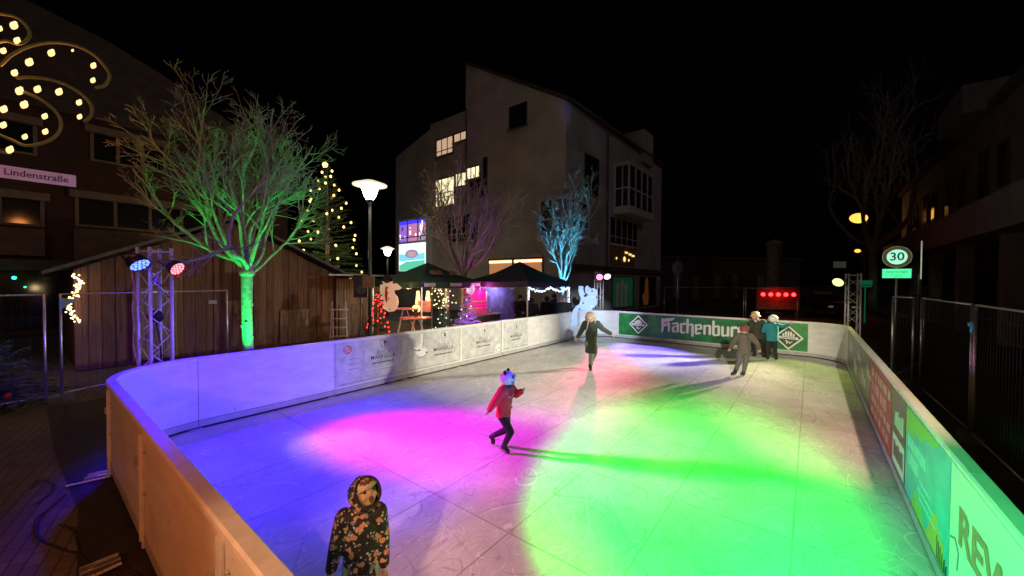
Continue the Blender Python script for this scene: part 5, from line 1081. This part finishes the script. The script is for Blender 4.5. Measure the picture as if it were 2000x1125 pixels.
q = at(1600, 568, 38); car((q.x, q.y, -.034), R_(75), (.35, .36, .36), 'pale parked car further back, left of the green glow')

# ------------------------------------------------------------------ hanging light motif, upper left
YM = 6.0
t = empty('light_motif', at(-60, 180, YM), 0, 'looped festive light motif with warm bulbs at the upper left', 'light motif'); o_ = t.location.copy()
def pl(pts): return [at(x, y, YM)-o_ for x, y in pts]
GAR = mat('green_garland', (.16, .15, .05), .6, var=.3, vscale=30, emit=(.5, .4, .1), es=.03); 
for pts in ([(-40, 22), (0, 27), (30, 33), (50, 48), (58, 66), (50, 80), (35, 86), (10, 80), (-20, 88)], [(0, 128), (25, 106), (60, 90), (105, 83), (150, 90), (185, 108), (205, 130), (214, 148), (205, 166), (188, 172)],
            [(33, 152), (60, 151), (95, 155), (130, 166), (160, 184), (178, 205), (178, 225), (165, 238)], [(40, 178), (62, 186), (85, 198), (105, 214), (118, 234), (116, 256), (100, 272), (75, 282), (48, 284), (20, 272), (-20, 256)], [(-30, 290), (0, 297), (20, 300)]):
    b = MB(); b.tube(smooth_path(pl(pts), 5), .022, 7); b.build('garland', GAR, t, True)
src = None
for x, y, r in ((28, 48, 1.3), (0, 55, .9), (34, 78, 1.1), (7, 98, 1.), (101, 102, 1.2), (142, 98, .45), (183, 127, 1), (182, 156, .9), (58, 120, 1.3), (29, 141, 1.1), (39, 176, 1.35), (74, 173, 1.2), (116, 178, 1.2), (155, 199, 1), (156, 227, .9), (48, 203, 1.3), (8, 212, 1.2), (88, 226, 1), (89, 256, 1), (49, 266, .95), (7, 243, 1.1), (20, 291, 1.25)):
    if src is None: b = MB(); b.lathe([(.010, -.075), (.030, -.05), (.040, -.02), (.036, .01), (.018, .035), (.016, .05), (0, .055)], 12); src = b.build('bulb', glow('motif_bulb', (1, .66, .26), 1.7), t, True); o = src
    else: o = src.copy(); C.objects.link(o); o.parent = t
    o.location = at(x, y, YM-.03)-o_; o.scale = (r*.78, r*.78, r*.78); o.rotation_euler = (.0, .5, 0)
point('motif_glow', at(20, 150, YM+.25), (1, .32, .08), 55, .3)
b = MB(); b.tube([Vector((o_.x-.1, o_.y+.1, -.04)), Vector((o_.x-.1, o_.y+.1, 7.2))], .06, 10); tag(b.build('motif_mast', M['paint']), 'dark mast carrying the festive light motif', 'mast')
# ------------------------------------------------------------------ people
def floral_mat():
    mt = bpy.data.materials.new('floral_fabric'); mt.use_nodes = True; n = mt.node_tree; b = n.nodes['Principled BSDF']; L = n.links.new; N = n.nodes.new
    tc = N('ShaderNodeTexCoord'); prev = None
    nz = N('ShaderNodeTexNoise'); nz.inputs['Scale'].default_value = 38; L(tc.outputs['Object'], nz.inputs['Vector'])
    ad = N('ShaderNodeMixRGB'); ad.blend_type = 'ADD'; ad.inputs[0].default_value = .028; L(tc.outputs['Object'], ad.inputs[1]); L(nz.outputs['Color'], ad.inputs[2])
    base = N('ShaderNodeRGB'); base.outputs[0].default_value = (.012, .010, .012, 1); prev = base.outputs[0]
    for sc, r0, r1, cols, thr in ((44, .30, .36, ((.62, .55, .45), (.40, .34, .30)), .35), (27, .30, .33, ((.24, .20, .20), (.10, .12, .09)), .5), (20, .36, .40, ((.50, .17, .13), (.62, .32, .15)), .34), (20, .12, .14, ((.75, .45, .25), (.25, .06, .05)), .34)):
        v = N('ShaderNodeTexVoronoi'); v.inputs['Scale'].default_value = sc; L(ad.outputs[0], v.inputs['Vector'])
        sp = N('ShaderNodeSeparateColor'); L(v.outputs['Color'], sp.inputs[0])
        c = N('ShaderNodeMixRGB'); L(sp.outputs[0], c.inputs[0]); c.inputs[1].default_value = (*cols[0], 1); c.inputs[2].default_value = (*cols[1], 1)
        mr = N('ShaderNodeMapRange'); L(v.outputs['Distance'], mr.inputs[0]); mr.inputs[1].default_value = r0; mr.inputs[2].default_value = r1; mr.inputs[3].default_value = 1; mr.inputs[4].default_value = 0
        gt = N('ShaderNodeMath'); gt.operation = 'GREATER_THAN'; L(sp.outputs[1], gt.inputs[0]); gt.inputs[1].default_value = thr
        mu = N('ShaderNodeMath'); mu.operation = 'MULTIPLY'; L(mr.outputs[0], mu.inputs[0]); L(gt.outputs[0], mu.inputs[1])
        mx = N('ShaderNodeMixRGB'); L(mu.outputs[0], mx.inputs[0]); L(prev, mx.inputs[1]); L(c.outputs[0], mx.inputs[2]); prev = mx.outputs[0]
    L(prev, b.inputs['Base Color']); b.inputs['Roughness'].default_value = .7
    return mt
def knit_mat():
    mt = bpy.data.materials.new('knit_bands'); mt.use_nodes = True; n = mt.node_tree; b = n.nodes['Principled BSDF']; L = n.links.new; N = n.nodes.new
    tc = N('ShaderNodeTexCoord'); w_ = N('ShaderNodeTexWave'); w_.wave_type = 'BANDS'; w_.bands_direction = 'Z'; w_.inputs['Scale'].default_value = 7.5; w_.inputs['Distortion'].default_value = 2.6; w_.inputs['Detail Scale'].default_value = 9
    L(tc.outputs['Object'], w_.inputs['Vector']); r = N('ShaderNodeValToRGB'); L(w_.outputs[0], r.inputs[0]); r.color_ramp.elements[0].color = (.16, .07, .04, 1); r.color_ramp.elements[0].position = .3; r.color_ramp.elements[1].color = (.70, .58, .46, 1); r.color_ramp.elements[1].position = .5
    L(r.outputs[0], b.inputs['Base Color']); b.inputs['Roughness'].default_value = .9
    bp = N('ShaderNodeBump'); nz = N('ShaderNodeTexNoise'); nz.inputs['Scale'].default_value = 160; L(tc.outputs['Object'], nz.inputs['Vector']); bp.inputs['Distance'].default_value = .004; L(nz.outputs[0], bp.inputs['Height']); L(bp.outputs[0], b.inputs['Normal']); return mt
def remesh(mb, name, m_, parent, vox, smooth=4, extra=None, mats=None):
    tmp = mb.build('tmp', m_); md = tmp.modifiers.new('r', 'REMESH'); md.mode = 'VOXEL'; md.voxel_size = vox
    sm = tmp.modifiers.new('s', 'SMOOTH'); sm.iterations = smooth; sm.factor = .5
    bpy.context.view_layer.update(); me = bpy.data.meshes.new_from_object(tmp.evaluated_get(bpy.context.evaluated_depsgraph_get()))
    bpy.data.objects.remove(tmp)
    out = MB(); out.v = [tuple(v.co) for v in me.vertices]; out.f = [tuple(p.vertices) for p in me.polygons]; out.mi = [0]*len(out.f); bpy.data.meshes.remove(me)
    if extra: extra(out)
    return out.build(name, mats or [m_], parent, True)
def cap(mb, a, b, ra, rb, n=10):                                # tapered limb with round ends
    a, b = Vector(a), Vector(b); mb.tube([a, b], [ra, rb], n); mb.ell(a, ra, n, 6); mb.ell(b, rb, n, 6)
def limb(mb, pts, rs):
    for i in range(len(pts)-1): cap(mb, pts[i], pts[i+1], rs[i], rs[i+1])
EYE = mat('eye_dark', (.02, .015, .012), .2); LIP = mat('mouth_dark', (.16, .03, .03), .4)
def person(loc, rz, H, label, J, look=(0, 0), jacket=None, trousers=None, boots=None, kid=True, hem=None, coat_r=1.0, skate=True, vox=.010, hat=None, hair=None, mouth=.2, grip=(.5, .5), trim=None, collar=True, group=None, sleeves=None, headk=1.0):
    t = empty('person', loc, rz, label, 'person', group)
    S = lambda p: Vector(p)*H
    base = dict(pel=(0, 0, .47), che=(0, 0, .68), nec=(0, 0, .79), hed=(0, -.005, .885), sR=(-.105, 0, .765), sL=(.105, 0, .765), eR=(-.14, .0, .61), eL=(.14, 0, .61), wR=(-.15, -.03, .46), wL=(.15, -.03, .46),
                hR=(-.052, 0, .46), hL=(.052, 0, .46), kR=(-.06, -.01, .25), kL=(.06, -.01, .25), aR=(-.06, 0, .06), aL=(.06, 0, .06))
    if not kid: base.update(pel=(0, 0, .53), che=(0, 0, .73), nec=(0, 0, .84), hed=(0, -.005, .925), sR=(-.115, 0, .81), sL=(.115, 0, .81), eR=(-.14, 0, .63), eL=(.14, 0, .63), wR=(-.15, -.03, .48), wL=(.15, -.03, .48), hR=(-.055, 0, .51), hL=(.055, 0, .51), kR=(-.06, -.01, .28), kL=(.06, -.01, .28))
    base.update(J); j = {k: S(v) for k, v in base.items()}
    hr = (.086 if kid else .068)*H*headk
    Hm = Matrix.Translation(j['hed']) @ Matrix.Rotation(look[0], 4, 'Z') @ Matrix.Rotation(look[1], 4, 'X')
    # body: torso, neck, limbs, head in one skin
    b = MB(); limb(b, [j['pel'], j['che'], j['nec']], [.058*H, .062*H, .032*H]); limb(b, [j['nec'], j['hed']], [.035*H, .04*H])
    for s in 'RL':
        limb(b, [j['che']+Vector((0, 0, .04*H)), j['s'+s], j['e'+s], j['w'+s]], [.05*H, .036*H, .027*H, .019*H]); limb(b, [j['h'+s], j['k'+s], j['a'+s]], [.055*H, .037*H, .026*H])
        d = (j['w'+s]-j['e'+s]).normalized(); palm = j['w'+s]+d*.035*H; b.ell(palm, (.020*H, .017*H, .026*H), 10, 8)
    b.ell((0, 0, 0), (hr*.80, hr*.90, hr), 18, 14, 0, Hm); b.ell((0, -hr*.40, -hr*.52), (hr*.50, hr*.40, hr*.42), 12, 8, 0, Hm)
    b.ell((0, -hr*.90, -hr*.16), (hr*.11, hr*.12, hr*.13), 10, 8, 0, Hm)
    for x in (-1, 1): b.ell((x*hr*.38, -hr*.66, -hr*.30), (hr*.26, hr*.22, hr*.22), 10, 6, 0, Hm); b.ell((x*hr*.82, 0, -hr*.08), (hr*.10, hr*.16, hr*.22), 8, 6, 0, Hm)
    def face(o):
        for x in (-1, 1):
            o.ell((x*hr*.34, -hr*.80, hr*.02), (hr*.13, hr*.07, hr*.085), 10, 6, 1, Hm); o.bar(Hm @ Vector((x*hr*.50, -hr*.78, hr*.17)), Hm @ Vector((x*hr*.20, -hr*.86, hr*.20)), hr*.05, hr*.04, 1)
        o.ell((0, -hr*.80, -hr*.56), (hr*.20, hr*.07, hr*mouth), 12, 8, 2, Hm)
        for si, s in enumerate('RL'):
            d = (j['w'+s]-j['e'+s]).normalized(); side = d.cross(Vector((0, 1, 0))); side = side.normalized() if side.length > .1 else Vector((1, 0, 0)); nrm = side.cross(d).normalized(); palm = j['w'+s]+d*.05*H
            for k in range(4):
                ln = (.034, .040, .037, .028)[k]*H; c = grip[si]; p0 = palm+side*(k-1.5)*.0105*H; p1 = p0+d*ln*.5+nrm*ln*.1*c; p2 = p1+(d*(1-c)+nrm*c)*ln*.35; p3 = p2+(d*(1-1.4*c)+nrm*c*1.2)*ln*.28
                o.tube([p0-d*.012*H, p1, p2, p3], [.0058*H, .0055*H, .005*H, .0035*H], 6)
            th = palm-side*.020*H; o.tube([th-d*.02*H, th-side*.010*H+d*.004*H, th-side*.012*H+d*.022*H+nrm*.008*H], [.0068*H, .006*H, .0045*H], 6)
    body = remesh(b, 'body', M['skin'], t, vox*.8, 3, face, [M['skin'], EYE, LIP])
    if jacket:
        b = MB(); hz = hem if hem is not None else .44; k = coat_r
        pe = j['pel'].copy(); lo = Vector((pe.x, pe.y, hz*H))
        for q, r, r2 in ((lo, .088*k, .075*k), (pe, .090*k, .078*k), (j['che'], .096*k, .075*k)): pass
        X0 = [(lo, .100*k), (pe.lerp(j['che'], .15), .094*k), (j['che'], .098*k), (j['che'].lerp(j['nec'], .6), .080*k), (j['nec'], .052*k)]
        n_ = 16; vs = []; fs = []
        for q, r in X0: vs += [(q.x+cos(2*pi*i/n_)*r*H*1.05, q.y+sin(2*pi*i/n_)*r*H*.80, q.z) for i in range(n_)]
        for i in range(len(X0)-1): fs += [(i*n_+q, i*n_+(q+1) % n_, (i+1)*n_+(q+1) % n_, (i+1)*n_+q) for q in range(n_)]
        fs += [tuple(range(n_))[::-1], tuple(range((len(X0)-1)*n_, len(X0)*n_))]; b.add(vs, fs)
        for s in 'RL': limb(b, [j['che'].lerp(j['nec'], .55), j['s'+s], j['e'+s], j['e'+s].lerp(j['w'+s], .93)], [.060*H*k, .054*H*k, .044*H*k, .033*H*k])
        if collar: b.ell(j['nec']+Vector((0, .01*H, .005*H)), (.072*H, .066*H, .035*H), 14, 8)
        rnd = random.Random(int(H*1000))                        # fabric folds
        for q in range(9): an = rnd.uniform(0, 6.28); z = rnd.uniform(hz+.02, .72)*H; f = (z-lo.z)/max(.01, (j['che'].z-lo.z)); c_ = lo.lerp(j['che'], max(0, min(1, f))); b.ell((c_.x+cos(an)*.088*k*H, c_.y+sin(an)*.066*k*H, z), (.03*H, .03*H, .012*H), 8, 6)
        remesh(b, 'jacket', jacket, t, vox, 3)
    if trim: trim(t, j, H, Hm, hr)
    if trousers:
        b = MB(); b.ell(j['pel'], (.085*H, .068*H, .06*H), 14, 8)
        for s in 'RL': limb(b, [j['h'+s], j['k'+s], j['k'+s].lerp(j['a'+s], .8)], [.062*H, .046*H, .036*H])
        remesh(b, 'trousers', trousers, t, vox, 3)
    if boots:
        for s in 'RL':
            sh = (j['a'+s]-j['k'+s]).normalized(); fw = Vector((0, -1, 0)); fw = (fw-sh*fw.dot(sh)).normalized(); a = j['a'+s]
            b = MB(); limb(b, [a-sh*.09*H, a, a+fw*.075*H+sh*.028*H], [.036*H, .034*H, .028*H]); b.ell(a+sh*.02*H, .032*H, 10, 6)
            o = remesh(b, 'skate' if skate else 'boot', boots, t, vox*.8, 2)
            if skate: b = MB(); z = a+sh*.066*H; b.bar(z-fw*.045*H, z+fw*.105*H, .004, .012); b.bar(a+sh*.045*H-fw*.02*H, z-fw*.02*H, .006, .02); b.bar(a+sh*.045*H+fw*.06*H, z+fw*.06*H, .006, .02); b.build('blade', M['steel'], o)
    if hair:
        m_, ln = hair; b = MB(); b.ell((0, hr*.12, hr*.18), (hr*.92, hr*.95, hr*.92), 16, 12, 0, Hm)
        if ln: 
            for x in (-.6, -.2, .2, .6): limb(b, [Hm @ Vector((x*hr, hr*.65, 0)), Hm @ Vector((x*hr*1.1, hr*.8, -hr*ln))], [hr*.35, hr*.22])
            for x in (-1, 1): limb(b, [Hm @ Vector((x*hr*.75, hr*.1, hr*.1)), Hm @ Vector((x*hr*.9, -hr*.1, -hr*ln*.8))], [hr*.28, hr*.16])
        remesh(b, 'hair', m_, t, vox*.8, 2)
    if hat: hat(t, j, H, Hm, hr, vox)
    return t
cloth = lambda name, col, **k: mat('cloth_'+name, col, .85, bump=.9, bscale=20, **k)

# 1. child in the flowered hooded jacket
FLO = floral_mat(); KN = knit_mat()
def hat_floral(t, j, H, Hm, hr, vox):
    b = MB(); n = 20; vs, fs = [], []                           # beanie: dome over forehead, tilted band
    b.ell((0, .05*hr, hr*.36), (hr*.93, hr*1.0, hr*.80), 20, 12, 0, Hm); remesh(b, 'knit_hat', KN, t, vox*.7, 2)
    b = MB(); prof = []
    for k in range(13): a = -2.1+4.2*k/12; prof.append(Hm @ Vector((sin(a)*hr*.93, -hr*.72+abs(a)*hr*.18, -hr*.02+cos(a)*hr*.55)))
    b = MB(); b.tube([Hm @ Vector((x*hr*.97, -hr*(.93-.62*x*x), hr*(.30+.12*x))) for x in [k/8-1 for k in range(17)]], hr*.09, 8); b.build('hat_band', mat('knit_band', (.60, .46, .34), .9, var=.2, vscale=60), t, True)
    b = MB()                                                    # hood: open-faced shell round the head
    R0 = 1.16
    for i in range(15):
        for k in range(24): pass
    n, m_ = 28, 14; vs, fs = [], []
    for i in range(m_+1):
        a = R_(60)+(pi-R_(60))*i/m_                             # angle from the face axis (-Y)
        for k in range(n):
            ph = 2*pi*k/n; r = hr*1.06*(1+.03*sin(3*ph+i)); z = sin(a)*sin(ph); x = sin(a)*cos(ph); vs.append((x*r*.92, -cos(a)*r*1.0, z*r*1.08-(hr*.08 if z < -.5 else 0)))
    for i in range(m_): fs += [(i*n+k, i*n+(k+1) % n, (i+1)*n+(k+1) % n, (i+1)*n+k) for k in range(n)]
    b.add(vs, fs, 0, Hm); o = b.build('hood', FLO, t, True); md = o.modifiers.new('thick', 'SOLIDIFY'); md.thickness = hr*.12; md.offset = 1
    b = MB(); b.tube([Hm @ Vector((sin(R_(60))*cos(2*pi*k/24)*hr*1.12, -cos(R_(60))*hr*1.22, sin(R_(60))*sin(2*pi*k/24)*hr*1.22)) for k in range(25)], hr*.085, 7, cap=False); b.build('hood_rim', cloth('dark_rim', (.03, .022, .022)), t, True)
p = at(706, 1010, 2.36); p.z = 0
person(p, R_(20), 1.03, 'child in a black flowered hooded jacket and knitted hat, gaping upwards at the near boards', dict(hed=(.015, -.01, .895), sR=(-.095, 0, .765), sL=(.095, 0, .765), eR=(-.135, .02, .62), wR=(-.165, -.04, .49), eL=(.12, .01, .60), wL=(.13, -.02, .44)),
       look=(R_(32), R_(-30)), jacket=FLO, trousers=cloth('pale_green', (.30, .42, .28)), boots=M['black'], hem=.40, coat_r=1.04, hat=hat_floral, mouth=.26, vox=.0075, headk=.95, grip=(.4, .35))

# 2. child in the panda hat
def hat_panda(t, j, H, Hm, hr, vox):
    b = MB(); b.ell((0, .04*hr, hr*.12), (hr*1.05, hr*1.08, hr*1.02), 20, 14, 0, Hm); b.ell((0, -hr*.75, -hr*.18), (hr*.45, hr*.4, hr*.34), 12, 8, 0, Hm); o = remesh(b, 'panda_hat', mat('white_plush', (.78, .78, .76), .95), t, vox*.8, 2)
    for x in (-1, 1): b = MB(); b.ell((x*hr*.78, 0, hr*1.05), (hr*.34, hr*.22, hr*.34), 12, 8, 0, Hm); b.build('ear', M['blackcloth'], t, True)
    for x in (-1, 1): b = MB(); b.ell((x*hr*.42, -hr*.95, hr*.28), (hr*.22, hr*.12, hr*.28), 10, 8, 0, Hm); b.build('eye_patch', M['blackcloth'], t, True)
    b = MB(); b.ell((0, .1*hr, -hr*1.0), (hr*.72, hr*.7, hr*.38), 12, 8, 0, Hm); b.build('scarf', cloth('navy', (.03, .03, .09)), t, True)
def trim_red(t, j, H, Hm, hr):
    b = MB(); q = j['che']; b.tube([q+Vector((-.09*H, -.03*H, .04*H)), q+Vector((-.05*H, -.085*H, .0)), q+Vector((.06*H, -.085*H, .01*H)), q+Vector((.10*H, -.02*H, .05*H))], .004*H, 5); b.build('piping', M['white'], t)
    b = MB(); q = j['pel']+Vector((.112*H, -.03*H, .10*H)); b.box(q, (.008, .05, .10)); b.build('patch', mat('pale_patch', (.7, .75, .7), .6), t)
    b = MB(); q = j['pel']+Vector((.118*H, -.03*H, .105*H)); b.box(q, (.006, .034, .07)); b.build('patch_inset', mat('mint_patch', (.15, .65, .4), .6), t)
p = ground(984, 880)
person(p, R_(62), 1.08, 'child in a red jacket and white panda hat skating in the pink light', dict(pel=(0, .01, .47), che=(.0, -.02, .68), nec=(.0, -.035, .79), hed=(0, -.05, .89), sR=(-.10, -.03, .765), sL=(.10, -.03, .765), eL=(.15, -.09, .67), wL=(.08, -.20, .74), eR=(-.15, .05, .63), wR=(-.165, .11, .53),
        kR=(-.05, -.12, .27), aR=(-.05, -.03, .085), kL=(.05, -.02, .25), aL=(.055, .20, .12), hR=(-.05, .01, .46), hL=(.05, .01, .46)),
       look=(R_(12), R_(-10)), jacket=cloth('red', (.72, .025, .04)), trousers=M['blackcloth'], boots=M['black'], hem=.43, coat_r=1.12, hat=hat_panda, trim=trim_red)

# 3. girl in the long green coat
def trim_strap(t, j, H, Hm, hr):
    b = MB(); b.tube([j['nec']+Vector((-.05*H, -.06*H, .02*H)), j['che']+Vector((-.09*H, -.10*H, 0)), j['pel']+Vector((-.12*H, -.10*H, .14*H))], .008*H, 6); b.build('scarf_end', mat('cream_wool', (.7, .65, .55), .9), t)
p = ground(1154, 722)
person(p, R_(-4), 1.50, 'girl with fair hair in a long dark green coat gliding on one leg', dict(pel=(.005, 0, .50), che=(0, -.02, .71), nec=(-.01, -.05, .82), hed=(-.03, -.085, .90), sR=(-.105, -.02, .79), sL=(.10, -.02, .79), eR=(-.175, -.05, .66), wR=(-.235, -.06, .56), eL=(.20, .0, .69), wL=(.33, -.02, .62),
        kR=(.0, -.03, .27), aR=(-.01, 0, .06), kL=(.07, .04, .27), aL=(.035, .16, .12)), look=(R_(-12), R_(28)), kid=True, jacket=cloth('moss', (.035, .048, .028)), trousers=cloth('green_lit_tights', (.16, .26, .18)), boots=M['black'], hem=.29, coat_r=1.0,  # green rink light is put into the colour of the tights
       hair=(mat('fair_hair', (.36, .23, .11), .6, var=.3, vscale=30), 1.3), trim=trim_strap, vox=.011)

# 4. boy from behind in a grey jacket
p = ground(1452, 735)
person(p, R_(170), 1.27, 'boy in a grey-brown jacket seen from behind, skating towards the green banner', dict(kL=(.10, .03, .26), aL=(.19, .12, .10), hL=(.055, 0, .46), kR=(-.03, 0, .25), aR=(-.0, .0, .06), eR=(-.20, .06, .64), wR=(-.26, -.02, .52), eL=(.20, .03, .64), wL=(.22, -.06, .52)),
       look=(R_(-15), R_(8)), jacket=cloth('grey_brown', (.115, .10, .085)), trousers=cloth('grey_jeans', (.10, .115, .11)), boots=M['black'], hem=.42, coat_r=1.10, hair=(mat('auburn_hair', (.20, .06, .045), .7, var=.3, vscale=30), 0), vox=.011)

# 5. and 6. the two at the far boards
def hat_bucket(col, nm):
    def f(t, j, H, Hm, hr, vox):
        b = MB(); b.lathe([(hr*1.22, -.05*hr), (hr*1.25, .02*hr), (hr*.96, .40*hr), (hr*.82, 1.05*hr), (hr*.45, 1.20*hr), (0, 1.22*hr)], 20, 0, Hm); b.build(nm, mat('hat_'+nm, col, .85, var=.35, vscale=25), t, True)
    return f
def hat_helmet(t, j, H, Hm, hr, vox):
    b = MB(); b.ell((0, .06*hr, hr*.22), (hr*1.10, hr*1.2, hr*1.0), 20, 12, 0, Hm); remesh(b, 'helmet', mat('white_helmet', (.8, .8, .76), .3), t, vox*.8, 1)
    b = MB(); b.ell((-hr*.8, .1*hr, hr*.35), (hr*.36, hr*.5, hr*.4), 12, 8, 0, Hm); b.build('helmet_patch', mat('taupe_patch', (.30, .26, .20), .4), t, True)
p = ground(1480, 697)
person(p, R_(168), 1.38, 'child in a yellow brimmed hat and dark clothes leaning by the green banner', dict(che=(.02, -.03, .68), nec=(.03, -.05, .79), hed=(.04, -.06, .885), eL=(.17, .02, .62), wL=(.15, -.05, .50), eR=(-.17, -.08, .62), wR=(-.14, -.18, .60), kL=(.08, -.02, .25), kR=(-.09, .0, .25), aR=(-.11, .06, .06)),
       look=(R_(10), R_(5)), jacket=cloth('olive_black', (.045, .042, .032)), trousers=M['blackcloth'], boots=M['black'], hem=.40, coat_r=1.12, hat=hat_bucket((.72, .50, .20), 'brimmed_hat'), vox=.012)
def trim_teal(t, j, H, Hm, hr):
    b = MB(); q = j['che']; b.tube([q+Vector((.095*H*-1, .055*H, .07*H)), q+Vector((-.10*H, .06*H, -.05*H)), q+Vector((-.10*H, .055*H, -.2*H))], .010*H, 6); b.build('reflective_stripe', mat('mint_stripe', (.3, .9, .6), .4, emit=(.1, 1, .5), es=.15), t)
p = ground(1506, 703)
person(p, R_(158), 1.33, 'child in a teal jacket and white helmet holding on to the far boards', dict(che=(-.01, -.01, .68), hed=(-.03, -.03, .885), sR=(-.105, -.02, .765), eR=(-.20, -.05, .74), wR=(-.34, -.10, .79), eL=(.14, -.06, .62), wL=(.08, -.16, .58), kL=(.07, -.01, .25), kR=(-.07, -.02, .25), aR=(-.10, -.03, .06)),
       look=(R_(-20), R_(8)), jacket=cloth('teal', (.02, .22, .26)), trousers=cloth('black_trousers', (.02, .02, .022)), boots=M['black'], hem=.42, coat_r=1.1, hat=hat_helmet, trim=trim_teal, vox=.012, grip=(.8, .5))

# 7. spectators at and under the gazebo
def hood_up(m_):
    def f(t, j, H, Hm, hr, vox):
        b = MB(); b.ell((0, .12*hr, hr*.15), (hr*1.0, hr*1.02, hr*1.05), 14, 10, 0, Hm); remesh(b, 'hood', m_, t, .014, 2)
    return f
p = at(1101, 600, 15.25); p.z = -.04
person(p, R_(6), 1.68, 'grey-haired man in black leaning on the far end of the left boards', dict(wL=(.10, -.20, .655), eL=(.15, -.07, .66)), kid=False, look=(R_(10), R_(12)), jacket=M['blackcloth'], trousers=M['blackcloth'], boots=M['black'], skate=False, hem=.42, coat_r=1.1,
       hair=(mat('grey_hair', (.25, .23, .21), .8), 0), vox=.014)
DK = [cloth('navy_black', (.014, .014, .022)), cloth('grey_olive', (.055, .052, .042)), M['blackcloth'], cloth('dark_navy', (.012, .014, .035))]
for k, (u, v, r, h_, lab, m_) in enumerate(((12.0, 9.0, 40, 1.75, 'tall person in a black hooded coat, leftmost under the black gazebo', DK[0]), (12.45, 8.75, 160, 1.62, 'person in a grey-olive coat, second from left under the black gazebo', DK[1]),
                                          (13.2, 8.5, 195, 1.68, 'broad person in a black coat just right of the gazebo leg', DK[2]), (14.15, 8.75, 250, 1.76, 'person in dark navy between the gazebo and the man at the boards', DK[3]))):
    person(W(u, v, -.04), R_(r), h_, lab, dict(eR=(-.16, -.05, .64), wR=(-.08, -.14, .62)), kid=False, jacket=m_, trousers=M['blackcloth'], boots=M['black'], skate=False, hem=.36, coat_r=1.18, hat=hood_up(m_), vox=.016, look=(0, R_(10)), group='spectators under the black gazebo')
